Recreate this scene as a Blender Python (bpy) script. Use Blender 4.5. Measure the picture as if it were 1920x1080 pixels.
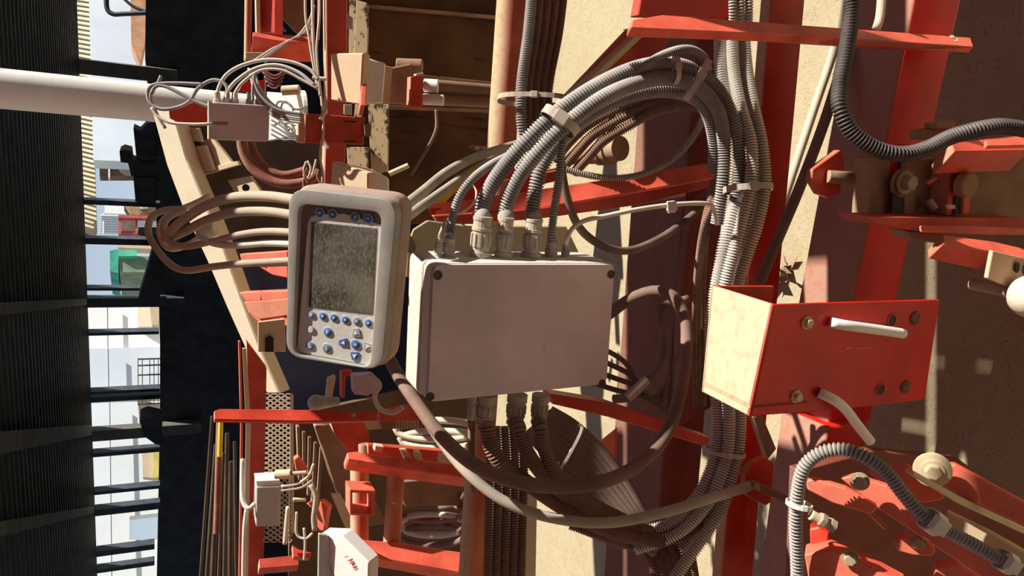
import bpy, bmesh, math, random
import numpy as np
from mathutils import Vector, Matrix
for o in list(bpy.data.objects): bpy.data.objects.remove(o)
scene = bpy.context.scene
C = scene.collection
random.seed(7)
# ---------------------------------------------------------------- camera (held sideways: world up is to the left of the picture)
FPX = 1387.0
PITCH = math.radians(25.0)
CAM = Vector((0, 0, 1.6))
FW = Vector((0, math.cos(PITCH), -math.sin(PITCH)))
UP = Vector((0, math.sin(PITCH), math.cos(PITCH)))
XR = Vector((1, 0, 0))
cd = bpy.data.cameras.new('camera'); cam = bpy.data.objects.new('camera', cd); C.objects.link(cam)
cd.sensor_fit = 'HORIZONTAL'; cd.sensor_width = 36.0; cd.lens = FPX / 1920 * 36.0; cd.clip_start = 0.02; cd.clip_end = 500
cam.matrix_world = Matrix(((-UP.x, XR.x, -FW.x, CAM.x), (-UP.y, XR.y, -FW.y, CAM.y), (-UP.z, XR.z, -FW.z, CAM.z), (0, 0, 0, 1)))
scene.camera = cam
# ---------------------------------------------------------------- light
world = bpy.data.worlds.new('world'); scene.world = world; world.use_nodes = True
bg = world.node_tree.nodes['Background']
wt_ = world.node_tree; wc_ = wt_.nodes.new('ShaderNodeTexCoord'); ws_ = wt_.nodes.new('ShaderNodeSeparateXYZ'); wr_ = wt_.nodes.new('ShaderNodeValToRGB')
wt_.links.new(wc_.outputs['Generated'], ws_.inputs[0]); wt_.links.new(ws_.outputs[2], wr_.inputs[0]); wt_.links.new(wr_.outputs[0], bg.inputs[0])
wr_.color_ramp.elements[0].position = 0.0; wr_.color_ramp.elements[0].color = (.72, .86, 1.0, 1)          # hazy horizon
wr_.color_ramp.elements[1].position = 1.0; wr_.color_ramp.elements[1].color = (.20, .31, .50, 1)
e_ = wr_.color_ramp.elements.new(.25); e_.color = (.42, .56, .76, 1)
bg.inputs[1].default_value = 0.66
SUN = Vector((0.66, 0.07, 0.74)).normalized()
sd = bpy.data.lights.new('sun', 'SUN'); sd.energy = 7.8; sd.angle = math.radians(0.55); sd.color = (1.0, 0.94, 0.83)
so = bpy.data.objects.new('sun', sd); C.objects.link(so)
so.rotation_euler = (-SUN).to_track_quat('-Z', 'Y').to_euler(); so.location = (3, 0, 6)
vs = scene.view_settings
vs.view_transform = 'Standard'; vs.look = 'None'; vs.gamma = 1.0; vs.exposure = 0.22; vs.use_curve_mapping = False
# ---------------------------------------------------------------- geometry helpers
def ray(px, py): return FW - UP * ((px - 960) / FPX) + XR * ((540 - py) / FPX)
def at(px, py, t): return CAM + ray(px, py) * t
def onp(px, py, p0, n):
    d = ray(px, py); return CAM + d * ((p0 - CAM).dot(n) / d.dot(n))
def onz(px, py, z): return onp(px, py, Vector((0, 0, z)), Vector((0, 0, 1)))
def ony(px, py, y): return onp(px, py, Vector((0, y, 0)), Vector((0, 1, 0)))
YA = math.radians(12)
E1 = Vector((math.cos(YA), -math.sin(YA), 0))       # along the machine's beams (up in the picture)
EN = Vector((-math.sin(YA), -math.cos(YA), 0))      # out of the machine towards the viewer
EZ = Vector((0, 0, 1))
NODE = {}
def link_mesh(name, verts, faces, mat, parent=None, smooth=False, label=None, cat=None, group=None, kind=None, bev=0.0, seg=1):
    vs_ = [Vector(v) for v in verts]
    if parent is None:
        base = sum(vs_, Vector()) / len(vs_); base.z = min(v.z for v in vs_)
    else:
        base = WORLD(parent)
    me = bpy.data.meshes.new(name)
    if bev > 0:
        bm = bmesh.new()
        bv = [bm.verts.new(v - base) for v in vs_]
        for f in faces:
            try: bm.faces.new([bv[i] for i in f])
            except ValueError: pass
        bmesh.ops.recalc_face_normals(bm, faces=bm.faces)
        ed = [e for e in bm.edges if len(e.link_faces) == 2 and e.calc_face_angle(0) > 0.6]
        if ed: bmesh.ops.bevel(bm, geom=ed, offset=bev, segments=seg, profile=0.5, affect='EDGES', clamp_overlap=True)
        bm.to_mesh(me); bm.free()
    else:
        me.from_pydata([tuple(v - base) for v in vs_], [], faces)
        bm = bmesh.new(); bm.from_mesh(me); bmesh.ops.recalc_face_normals(bm, faces=bm.faces); bm.to_mesh(me); bm.free()
    if smooth:
        for p in me.polygons: p.use_smooth = True
        if smooth == 'auto':
            try: me.set_sharp_from_angle(angle=math.radians(40))
            except Exception: pass
    me.materials.append(mat)
    o = bpy.data.objects.new(name, me); C.objects.link(o)
    if parent is None: o.location = base
    else: o.parent = parent
    NODE[o.name] = base
    tag(o, label, cat, group, kind)
    return o
def WORLD(o): return NODE[o.name]
def tag(o, label=None, cat=None, group=None, kind=None):
    if label: o['label'] = label
    if cat: o['category'] = cat
    if group: o['group'] = group
    if kind: o['kind'] = kind
    return o
def thing(name, label, cat, loc, group=None):
    o = bpy.data.objects.new(name, None); C.objects.link(o); o.location = loc; o.empty_display_size = 0.05
    NODE[o.name] = Vector(loc); return tag(o, label, cat, group)
def prism(pts, vec):
    """polygon pts pushed along vec"""
    n = len(pts); v = [Vector(p) for p in pts] + [Vector(p) + vec for p in pts]
    f = [list(range(n)), list(range(2 * n - 1, n - 1, -1))] + [[i, (i + 1) % n, n + (i + 1) % n, n + i] for i in range(n)]
    return v, f
def ringprism(outer, inner, vec):
    n = len(outer); v = list(outer) + list(inner) + [p + vec for p in outer] + [p + vec for p in inner]
    f = []
    for i in range(n):
        j = (i + 1) % n
        f += [[i, j, n + j, n + i], [2*n + i, 3*n + i, 3*n + j, 2*n + j], [i, 2*n + i, 2*n + j, j], [n + i, n + j, 3*n + j, 3*n + i]]
    return v, f
def frame_of(d, hint=EZ):
    d = d.normalized(); a = hint - d * hint.dot(d)
    if a.length < 1e-4: a = XR - d * XR.dot(d)
    a.normalize(); return d, a, d.cross(a)
def barm(A, B, w, h, up=EZ):
    """box from A to B: w across, h along up, centred"""
    d, a, b = frame_of(B - A, up)
    q = [A + a * sy * h / 2 + b * sx * w / 2 for sx, sy in ((-1, -1), (1, -1), (1, 1), (-1, 1))]
    return prism(q, B - A)
def lathe(A, d, prof, n=14):
    """prof: (distance along d, radius)"""
    d, a, b = frame_of(d)
    v, f = [], []
    for s, r in prof:
        for i in range(n):
            an = 2 * math.pi * i / n; v.append(A + d * s + (a * math.cos(an) + b * math.sin(an)) * r)
    for k in range(len(prof) - 1):
        for i in range(n):
            j = (i + 1) % n; f.append([k*n + i, k*n + j, (k+1)*n + j, (k+1)*n + i])
    f.append(list(range(n))); f.append([(len(prof)-1)*n + i for i in range(n)])
    return v, f
def join(*parts):
    V, F = [], []
    for v, f in parts:
        k = len(V); V += list(v); F += [[i + k for i in q] for q in f]
    return V, F
def spline(P, step):
    P = np.array([tuple(p) for p in P], float)
    if len(P) == 2: P = np.vstack([P[0], P.mean(0), P[1]])
    Q = np.vstack([2*P[0] - P[1], P, 2*P[-1] - P[-2]])
    out = []
    for i in range(1, len(Q) - 2):
        p0, p1, p2, p3 = Q[i-1], Q[i], Q[i+1], Q[i+2]
        n = 24; u = np.linspace(0, 1, n, endpoint=False)[:, None]
        out.append(0.5*((2*p1) + (-p0 + p2)*u + (2*p0 - 5*p1 + 4*p2 - p3)*u**2 + (-p0 + 3*p1 - 3*p2 + p3)*u**3))
    out.append(Q[-2][None]); D = np.vstack(out)
    L = np.concatenate([[0], np.cumsum(np.linalg.norm(np.diff(D, axis=0), axis=1))])
    n = max(4, int(L[-1] / step)); s = np.linspace(0, L[-1], n + 1)
    return np.stack([np.interp(s, L, D[:, k]) for k in range(3)], 1), L[-1]
def sweep(P, rad, seg):
    """P Nx3, rad N"""
    T = np.gradient(P, axis=0); T /= np.linalg.norm(T, axis=1)[:, None] + 1e-12
    a = np.cross(T[0], [0.3, 0.5, 0.81]); a /= np.linalg.norm(a)
    A = np.zeros_like(P)
    for i in range(len(P)):
        a = a - T[i] * a.dot(T[i]); a /= np.linalg.norm(a) + 1e-12; A[i] = a
    B = np.cross(T, A)
    an = np.linspace(0, 2*np.pi, seg, endpoint=False)
    V = P[:, None, :] + rad[:, None, None] * (A[:, None, :]*np.cos(an)[None, :, None] + B[:, None, :]*np.sin(an)[None, :, None])
    V = V.reshape(-1, 3); n = len(P); F = []
    for k in range(n - 1):
        b0, b1 = k*seg, (k+1)*seg
        for i in range(seg):
            j = (i + 1) % seg; F.append((b0 + i, b0 + j, b1 + j, b1 + i))
    F.append(tuple(range(seg))[::-1]); F.append(tuple(range((n-1)*seg, n*seg)))
    return V, F
def mesh_np(name, V, F, mat, parent, smooth, **kw):
    if parent is None:
        base = Vector(V.mean(0)); base.z = float(V[:, 2].min())
    else: base = WORLD(parent)
    me = bpy.data.meshes.new(name); me.from_pydata((V - np.array(base)).tolist(), [], F)
    if smooth:
        me.polygons.foreach_set('use_smooth', [True]*len(me.polygons))
    me.materials.append(mat); o = bpy.data.objects.new(name, me); C.objects.link(o)
    if parent is None: o.location = base
    else: o.parent = parent
    NODE[o.name] = base; tag(o, **kw); return o
def pix(pts): return [at(*p) if not isinstance(p, Vector) else p for p in pts]
def hose(name, pts, wpx, mat, label=None, cat='conduit', group=None, corr=0.0, parent=None, seg=10, wt=None):
    """tube through picture points (px, py, depth); wpx = width in picture pixels; corr = rib pitch in metres"""
    W3 = pix(pts); t = wt or sum(p[2] for p in pts if not isinstance(p, Vector)) / max(1, len(pts))
    r = wpx / 2 * t / FPX
    if corr:
        P, L = spline(W3, corr / 4); k = np.arange(len(P)) % 4
        rad = r * np.array([1.0, 1.0, 0.75, 0.75])[k]; V, F = sweep(P, rad, seg)
    else:
        P, L = spline(W3, max(r * 1.2, 0.004)); V, F = sweep(P, np.full(len(P), r), seg)
    o = mesh_np(name, V, F, mat, parent, True, label=label, cat=cat if parent is None else None, group=group)
    if corr:                                                  # grooves painted dark, standing in for shade between the ribs
        o.data.materials.append(M['groove']); nf = len(o.data.polygons); idx = np.zeros(nf, int)
        ring = np.arange(nf - 2) // seg; idx[:nf - 2] = (ring % 4 == 2)
        o.data.polygons.foreach_set('material_index', idx.tolist())
    return o
def plate(name, pts, p0, n, thick, mat, parent=None, bev=0.0015, seg=1, **kw):
    """outline given in picture points laid on the plane (p0, n); thickness goes away from the viewer"""
    q = [onp(x, y, p0, n) for x, y in pts]
    d = n.normalized(); 
    if d.dot(FW) > 0: d = -d
    v, f = prism(q, -d * thick)
    return link_mesh(name, v, f, mat, parent, bev=bev, seg=seg, **kw)
def bolt(p, n, r, mat, parent, name='bolt', hexa=True, L=None):
    L = L or r * 0.9
    v1, f1 = lathe(p, n, [(0, r * 1.45), (r * 0.25, r * 1.45)], 16)
    v2, f2 = lathe(p + n * r * 0.25, n, [(0, r), (L, r), (L + r * .08, r * .85)], 6 if hexa else 14)
    return link_mesh(name, *join((v1, f1), (v2, f2)), mat, parent)
def tie(pts, t, w, mat, label, parent=None, thick=0.0016, headi=0.5, group=None):
    """cable tie: closed band. pts: picture centre, half-axis vector in px along the band, half depth (m)"""
    (cx, cy), (ax, ay), hd = pts
    c = at(cx, cy, t); a = at(cx + ax, cy + ay, t) - c; b = FW * hd
    nrm = a.cross(b).normalized(); n = 28
    if parent is None: root = thing('cable_tie', label, 'cable tie', c - EZ * 0.01, group)
    else: root = parent
    V, F = [], []
    for i in range(n):
        an = 2*math.pi*i/n; e = 0.72
        ca, sa = math.cos(an), math.sin(an)
        p = c + a * (abs(ca)**e * (1 if ca > 0 else -1)) + b * (abs(sa)**e * (1 if sa > 0 else -1))
        o = (p - c).normalized()
        V += [p - nrm*w/2, p + nrm*w/2, p + nrm*w/2 + o*thick, p - nrm*w/2 + o*thick]
    for i in range(n):
        j = (i + 1) % n
        for k in range(4): F.append([4*i + k, 4*i + (k+1) % 4, 4*j + (k+1) % 4, 4*j + k])
    link_mesh('band', V, F, mat, root)
    h = c + a * (headi * 1.6 - .8) - b * 1.0
    v, f = barm(h - a.normalized()*w*.7, h + a.normalized()*w*.7, w*1.3, w*.9, nrm.cross(a).normalized())
    link_mesh('tie_head', v, f, mat, root, bev=.0006)
    return root
# ---------------------------------------------------------------- materials
def nt(m):
    m.use_nodes = True; t = m.node_tree; t.nodes.clear(); return t
def N(t, typ, **kw):
    n = t.nodes.new(typ)
    for k, v in kw.items(): setattr(n, k, v)
    return n
def noise(t, co, scale, detail=4, rough=.55, stretch=None):
    if stretch:
        mp = N(t, 'ShaderNodeMapping'); mp.inputs['Scale'].default_value = stretch; t.links.new(co, mp.inputs[0]); co = mp.outputs[0]
    n = N(t, 'ShaderNodeTexNoise'); n.inputs['Scale'].default_value = scale; n.inputs['Detail'].default_value = detail; n.inputs['Roughness'].default_value = rough
    t.links.new(co, n.inputs['Vector']); return n.outputs['Fac']
def ramp(t, fac, a, b, va=0.0, vb=1.0):
    m = N(t, 'ShaderNodeMapRange'); m.interpolation_type = 'SMOOTHSTEP'
    for i, v in zip((1, 2, 3, 4), (a, b, va, vb)): m.inputs[i].default_value = v
    t.links.new(fac, m.inputs[0]); return m.outputs[0]
def math_(t, op, a, b):
    m = N(t, 'ShaderNodeMath', operation=op); m.use_clamp = True
    for i, v in ((0, a), (1, b)):
        if isinstance(v, (int, float)): m.inputs[i].default_value = v
        else: t.links.new(v, m.inputs[i])
    return m.outputs[0]
def mixc(t, fac, a, b):
    m = N(t, 'ShaderNodeMix', data_type='RGBA')
    for idx, v in ((0, fac), (6, a), (7, b)):
        if isinstance(v, (int, float)): m.inputs[idx].default_value = v
        elif isinstance(v, tuple): m.inputs[idx].default_value = (*v, 1) if len(v) == 3 else v
        else: t.links.new(v, m.inputs[idx])
    return m.outputs[2]
DUST = (0.50, 0.385, 0.235)
def dusty(name, col, base=0.12, top=0.7, rough=.55, scale=18, var=.25, dust=DUST, metal=0.0, bump=.15, spots=0.0, spec=.3, dark=None):
    """paint or plastic under settled dust: a thin uneven film all over, thick where a face looks up"""
    m = bpy.data.materials.new(name); t = nt(m)
    out = N(t, 'ShaderNodeOutputMaterial'); b = N(t, 'ShaderNodeBsdfPrincipled'); t.links.new(b.outputs[0], out.inputs[0])
    co = N(t, 'ShaderNodeTexCoord').outputs['Object']; g = N(t, 'ShaderNodeNewGeometry')
    n1 = noise(t, co, scale); n2 = noise(t, co, scale * 9, 3)
    c = mixc(t, ramp(t, n1, .3, .72), tuple(x * (1 - var) for x in col), tuple(min(1, x * (1 + var*.6)) for x in col))
    if dark:
        c = mixc(t, ramp(t, noise(t, co, scale * 2.3, 5, .7), .6, .7), c, dark)
    sx = N(t, 'ShaderNodeSeparateXYZ'); t.links.new(g.outputs['Normal'], sx.inputs[0])
    up = ramp(t, sx.outputs[2], .25, .95, 0, top)
    film = ramp(t, n1, .25, .8, base * .5, min(1, base * 1.6))
    d = math_(t, 'ADD', math_(t, 'MULTIPLY', up, ramp(t, n1, .1, .5, .72, 1.0)), film)
    d = math_(t, 'MULTIPLY', d, ramp(t, n2, .25, .6, .72, 1.0))
    if spots: d = math_(t, 'ADD', d, ramp(t, noise(t, co, scale * 4, 5, .7), .62, .72, 0, spots))
    c = mixc(t, d, c, dust); t.links.new(c, b.inputs['Base Color'])
    b.inputs['Roughness'].default_value = rough; b.inputs['Metallic'].default_value = metal; b.inputs['Specular IOR Level'].default_value = spec
    if d is not None:
        rr = ramp(t, d, 0, .5, rough, .92); t.links.new(rr, b.inputs['Roughness'])
    if bump:
        bp = N(t, 'ShaderNodeBump'); bp.inputs['Strength'].default_value = bump; bp.inputs['Distance'].default_value = .002
        t.links.new(n2, bp.inputs['Height']); t.links.new(bp.outputs[0], b.inputs['Normal'])
    return m
def plain(name, col, rough=.5, metal=0, spec=.4):
    m = bpy.data.materials.new(name); t = nt(m); out = N(t, 'ShaderNodeOutputMaterial'); b = N(t, 'ShaderNodeBsdfPrincipled'); t.links.new(b.outputs[0], out.inputs[0])
    co = N(t, 'ShaderNodeTexCoord').outputs['Object']
    c = mixc(t, noise(t, co, 40), tuple(x*.86 for x in col), tuple(min(1, x*1.1) for x in col)); t.links.new(c, b.inputs['Base Color'])
    b.inputs['Roughness'].default_value = rough; b.inputs['Metallic'].default_value = metal; b.inputs['Specular IOR Level'].default_value = spec
    return m
RED = (0.62, 0.028, 0.014)
M = dict(
 red=dusty('red_paint_dusty', RED, .10, .55, .38, 12, dark=None),
 redc=dusty('red_paint_clean', (0.60, .005, .004), .012, .20, .32, 9),
 redt=dusty('red_paint_dust_topped', (0.60, .008, .005), .03, .90, .36, 9, dust=(.36, .235, .165)),
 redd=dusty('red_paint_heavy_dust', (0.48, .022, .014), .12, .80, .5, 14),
 reds=dusty('red_paint_spotted', (0.55, .02, .012), .06, .75, .4, 10, spots=.35),
 pink=dusty('red_paint_sunlit', (0.80, .105, .065), .08, .25, .5, 16),  # brighter red copy, sunlight on the steel put into the colour
 pipe=dusty('red_pipe_dusty', (0.55, .06, .035), .30, .9, .5, 10),
 box=dusty('grey_enclosure', (0.60, .565, .555), .10, .5, .55, 14, .10, bump=.35, dust=(.60, .50, .33)),
 boxlid=dusty('grey_enclosure_lid', (0.62, .53, .595), .02, .5, .6, 9, .12, bump=.5),
 cond=dusty('grey_conduit', (0.27, .26, .26), .10, .30, .6, 22, .2, bump=0, dust=(.50, .45, .40)),
 condl=dusty('pale_grey_conduit', (0.62, .59, .55), .14, .45, .6, 22, .15, bump=0, dust=(.55, .48, .38)),
 condb=dusty('brown_dusted_conduit', (0.16, .11, .09), .38, .30, .8, 18, .2, bump=0, dust=(.36, .20, .13)),
 condk=dusty('black_conduit', (0.04, .026, .028), .04, .14, .42, 22, .2, bump=0, dust=(.45, .42, .38)),
 cable=dusty('grey_cable', (0.36, .335, .30), .18, .4, .55, 20, .15, bump=0),
 cableb=dusty('brown_dusted_cable', (0.10, .07, .06), .32, .30, .75, 20, .2, bump=0, dust=(.32, .20, .15)),
 hollow=dusty('shaded_red_dusty_beam', (0.20, .035, .025), .16, .50, .6, 12, .25, dust=(.24, .155, .11)),  # darker red copy, shade on the beam put into the colour
 cablew=dusty('pale_cable', (0.62, .58, .50), .18, .4, .5, 20, .1, bump=0),
 groove=dusty('groove_shade', (.05, .038, .034), .05, .05, .9, 30, .2, bump=0),  # dark tone paints shade into the conduit grooves
 tie=dusty('grey_cable_tie', (0.46, .43, .40), .2, .3, .6, 30, .1, bump=0),
 tiew=dusty('white_cable_tie', (0.72, .70, .66), .1, .3, .5, 30, .1, bump=0),
 gland=dusty('grey_cable_gland', (0.40, .385, .36), .22, .3, .55, 60, .2),
 steel=dusty('dull_steel', (0.42, .38, .33), .30, .6, .5, 40, .2, metal=.5),
 white=dusty('white_paint', (0.82, .81, .79), .02, .12, .5, 14, .06),
 cream=dusty('cream_dusty_steel', (0.66, .56, .40), .3, .5, .6, 10, .12),
 tan=dusty('tan_dust_plate', (0.60, .36, .25), .5, .75, .7, 10, .1, dust=(.66, .50, .33)),
 brown=dusty('brown_dusty_steel', (0.20, .10, .07), .35, .7, .7, 10, .25, dust=(.42, .29, .19)),
 dark=dusty('dark_steel', (0.04, .035, .035), .08, .25, .6, 10, .2),
 navy=dusty('navy_panel', (0.035, .065, .17), .03, .1, .45, 8, .15),
 grey=dusty('grey_panel', (0.42, .42, .42), .06, .2, .5, 10, .08),
 black=plain('black_plastic', (0.012, .012, .014), .5),
 yellow=dusty('yellow_plastic', (0.80, .60, .04), .05, .2, .45, 20, .1),
 wire=dusty('rust_red_wire', (0.20, .035, .028), .12, .3, .6, 30, .2),
)
# ---------------------------------------------------------------- ground
def ground_mat(name, c1, c2, spk, dark):
    m = bpy.data.materials.new(name); t = nt(m); out = N(t, 'ShaderNodeOutputMaterial'); b = N(t, 'ShaderNodeBsdfPrincipled'); t.links.new(b.outputs[0], out.inputs[0])
    co = N(t, 'ShaderNodeTexCoord').outputs['Object']
    c = mixc(t, ramp(t, noise(t, co, 2.2, 6), .3, .7), c1, c2)
    c = mixc(t, ramp(t, noise(t, co, 22, 6, .7), .35, .75, 0, .5), c, tuple(min(1, x*1.15) for x in c1))
    v = N(t, 'ShaderNodeTexVoronoi'); v.inputs['Scale'].default_value = 130; t.links.new(co, v.inputs['Vector'])
    s = math_(t, 'MULTIPLY', ramp(t, v.outputs['Distance'], .16, .30, 1, 0), ramp(t, noise(t, co, 30, 2), .42, .56))
    c = mixc(t, math_(t, 'MULTIPLY', s, spk), c, dark)
    t.links.new(c, b.inputs['Base Color']); b.inputs['Roughness'].default_value = .95; b.inputs['Specular IOR Level'].default_value = .1
    bp = N(t, 'ShaderNodeBump'); bp.inputs['Strength'].default_value = .5; bp.inputs['Distance'].default_value = .006
    t.links.new(noise(t, co, 60, 5, .7), bp.inputs['Height']); t.links.new(bp.outputs[0], b.inputs['Normal'])
    return m
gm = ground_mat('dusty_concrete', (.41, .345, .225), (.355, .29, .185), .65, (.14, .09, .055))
sm = ground_mat('shed_floor_shaded', (.045, .042, .05), (.03, .028, .034), .3, (.01, .01, .01))  # near-black floor, the shed's shade put into its colour
RY = onz(165, 540, 3.0)
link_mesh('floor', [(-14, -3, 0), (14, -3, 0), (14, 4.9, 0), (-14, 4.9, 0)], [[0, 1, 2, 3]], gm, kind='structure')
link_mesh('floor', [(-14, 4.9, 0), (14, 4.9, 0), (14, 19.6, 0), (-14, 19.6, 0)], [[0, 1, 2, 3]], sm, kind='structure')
link_mesh('floor', [(-60, 19.6, 0), (60, 19.6, 0), (60, 90, 0), (-60, 90, 0)], [[0, 1, 2, 3]], gm, kind='structure')
wm = dusty('brown_plaster', (.17, .105, .095), .1, .1, .9, 1.2, .2)  # for walls added out of view to hold back sky light
link_mesh('added_wall_behind', *prism([Vector((-9, -1.3, 0)), Vector((9, -1.3, 0)), Vector((9, -1.3, 8.0)), Vector((-9, -1.3, 8.0))], Vector((0, -.2, 0))), wm, kind='structure')
link_mesh('added_wall_side', *prism([Vector((-5, -1.3, 0)), Vector((-5, 4.9, 0)), Vector((-5, 4.9, 8.0)), Vector((-5, -1.3, 8.0))], Vector((-.2, 0, 0))), wm, kind='structure')
link_mesh('added_wall_side', *prism([Vector((4.2, -1.3, 0)), Vector((4.2, 4.9, 0)), Vector((4.2, 4.9, 3.0)), Vector((4.2, -1.3, 3.0))], Vector((.2, 0, 0))), wm, kind='structure')
# ---------------------------------------------------------------- shed roof over the far side, open at its rear
ra, rb = onz(141, -60, 3.0), onz(184, 1140, 3.0)
ed = (ra - rb).normalized()
ra2, rb2 = ra + ed * 6, rb - ed * 6
roofm = dusty('dark_roof_sheet', (.05, .068, .092), .02, .0, .5, 5, .3, spec=.2)
RV = Vector((0, -(ra2.y - 5.0), 0))
ceil = link_mesh('ceiling', *prism([ra2, rb2, Vector((rb2.x, 5.0, 3)), Vector((ra2.x, 5.0, 3))], Vector((0, 0, .05))), roofm, kind='structure')
for k in range(46):                                                     # sheet ribs
    u = .25 + k * .235
    A = ra2 + Vector((0, -u, -.012)); B = rb2 + Vector((0, -u, -.012))
    link_mesh('roof_rib', *barm(A, B, .05, .03), roofm, ceil)
rafm = dusty('grey_rafter', (.16, .165, .17), .05, .1, .6, 4)
for (xa, ya), (xb, yb), w in (((-60, 584), (158, 566), 12), ((-60, 838), (168, 806), 22), ((-60, 1004), (172, 956), 14)):
    A, B = onz(xa, ya, 2.93), onz(xb, yb, 2.93); link_mesh('rafter', *barm(A, B, w / FPX * 12, .08), rafm, ceil)
rn = ed.cross(EZ).normalized()
if rn.y > 0: rn = -rn
P_R = ra.copy()
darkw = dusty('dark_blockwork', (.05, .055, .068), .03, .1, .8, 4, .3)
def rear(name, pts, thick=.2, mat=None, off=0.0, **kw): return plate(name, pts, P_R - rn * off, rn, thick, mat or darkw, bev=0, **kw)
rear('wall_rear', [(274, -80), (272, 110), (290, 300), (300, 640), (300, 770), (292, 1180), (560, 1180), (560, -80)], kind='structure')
posts = [(130, 26, 142, 332), (375, 9, 150, 300), (446, 12, 155, 305), (534, 5, 160, 285), (559, 18, 160, 345), (616, 6, 163, 298), (724, 6, 168, 300), (737, 9, 168, 300),
         (803, 22, 170, 376), (838, 8, 172, 300), (908, 7, 173, 300), (944, 14, 174, 300), (1020, 12, 177, 290), (1052, 8, 178, 290)]
for i, (y, w, x0, x1) in enumerate(posts):
    s = (500 - y) / 3500.0
    a, b2 = onp(x0 - 8, y + s * (x0 - 230), P_R, rn), onp(x1, y + s * (x1 - 230), P_R, rn)
    a.z = min(a.z, 2.985); b2.x = a.x; b2.y = a.y
    ww = w / FPX * (a - CAM).dot(FW)
    o = link_mesh('shed_post', *barm(a + rn * .14, b2 + rn * .14, ww, .2, rn), roofm if w < 20 else dusty('grey_post', (.10, .105, .11), .1, .2, .6, 4),
        label=['thick dark post at the open end of the shed, nearest the white column', 'thin dark post beside the ribbed roof edge', 'dark post between the red portal and the green shed', 'thin post crossing the pale sky beside the green shed',
               'thick grey post between the sky and the white facade', 'thin post across the bright white facade', 'thin post by the ladder cage, upper of the pair', 'wider post by the ladder cage, lower of the pair',
               'thick grey post below the ladder cage', 'thin post just below the thick grey post', 'thin post in front of the lower pale facade', 'wide post in front of the lower pale facade', 'wide post near the lower left corner', 'lowest thin post near the lower left corner'][i],
        cat='post', group='posts at the open end of the shed')
# ---------------------------------------------------------------- yard and buildings beyond the shed
fn = Vector((.62, -.78, 0)).normalized()
wallw = dusty('whitewashed_wall', (.80, .82, .86), .04, .1, .8, .6, .06)
wallb = dusty('pale_blue_wall', (.62, .70, .82), .04, .1, .8, .6, .08)
wallt = dusty('tan_wall', (.55, .45, .33), .1, .1, .8, .8, .15)
def far(name, pts, Y, mat, thick=2.0, parent=None, n=None, drop=False, **kw):
    if drop:
        mx = max(p[0] for p in pts); n_ = n or Vector((.5, -.87, 0))
        pc = ony(sum(p[0] for p in pts) / len(pts), sum(p[1] for p in pts) / len(pts), Y)
        q = [onp(x, y, pc, n_) for x, y in pts]
        for p, (x, y) in zip(q, pts):
            if x > mx - 26: p.z = 0
        return link_mesh(name, *prism(q, -n_.normalized() * thick), mat, parent, **kw)
    p0 = ony(sum(p[0] for p in pts) / len(pts), sum(p[1] for p in pts) / len(pts), Y)
    return plate(name, pts, p0, n or Vector((.5, -.87, 0)), thick, mat, parent, bev=0, **kw)
def building(label, pts, Y, mat, loc=None, cat='building'):
    root = thing('far_building', label, cat, ony(290, pts[0][1], Y) - EZ * 1.5, 'buildings beyond the shed')
    far('wall', pts, Y, mat, .5, root, drop=True); return root
# building under the ribbed roof
b1 = building('pale blue building under a ribbed roof at the upper left', [(165, -60), (250, -60), (252, 120), (262, 300), (175, 300)], 34, wallb)
ribb = dusty('pale_roof_sheet', (.78, .70, .48), .1, .2, .7, 1, .1); ribd = dusty('dark_roof_gap', (.10, .085, .06), .1, .1, .8, 1, .1)
far('roof', [(132, -60), (167, -60), (181, 424), (178, 446), (150, 430)], 33.6, ribd, .3, b1)
V, F = [], []
for k in range(54):
    y = -50 + k * 8.8; x = 136 + (y + 60) * .03
    q = [(x, y), (x + 31, y + 4 + k * .10), (x + 31, y + 8.6 + k * .10), (x, y + 4.6)]
    if y > 405: q = [(x, y), (x + 26, y + 9), (x + 25, y + 12), (x, y + 4.6)]
    v, f = prism([onp(a, b, ony(165, 200, 33.4), Vector((.5, -.87, 0))) for a, b in q], Vector((0, .08, 0)))
    n0 = len(V); V += v; F += [[i + n0 for i in g] for g in f]
link_mesh('roof_ribs', V, F, ribb, b1)
for q in ([(244, -60), (276, -60), (272, 75), (262, 122), (246, 80)],): far('brick_pier', q, 33.2, dusty('brick_brown', (.42, .19, .10), .2, .2, .8, 3), .5, b1)
far('door', [(186, 300), (254, 300), (256, 330), (187, 330)], 33.0, dusty('dark_door', (.12, .09, .08), .1, .1, .8, 3), .3, b1)
far('door_post', [(203, 302), (206, 302), (206, 332), (203, 332)], 32.6, wallw, .2, b1)
# black bracket
r = thing('bracket_frame', 'black pipe bracket hanging across the upper left opening', 'bracket', ony(240, 15, 15)); 
for k, pts in enumerate(([(201, -40), (200, 12), (211, 26), (232, 26), (280, 24)], [(224, -10), (250, 12), (279, 23)])):
    hose('pipe', [(x, y, 15.0) for x, y in pts], 9 if k == 0 else 6, M['black'], parent=r, seg=8)
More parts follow.
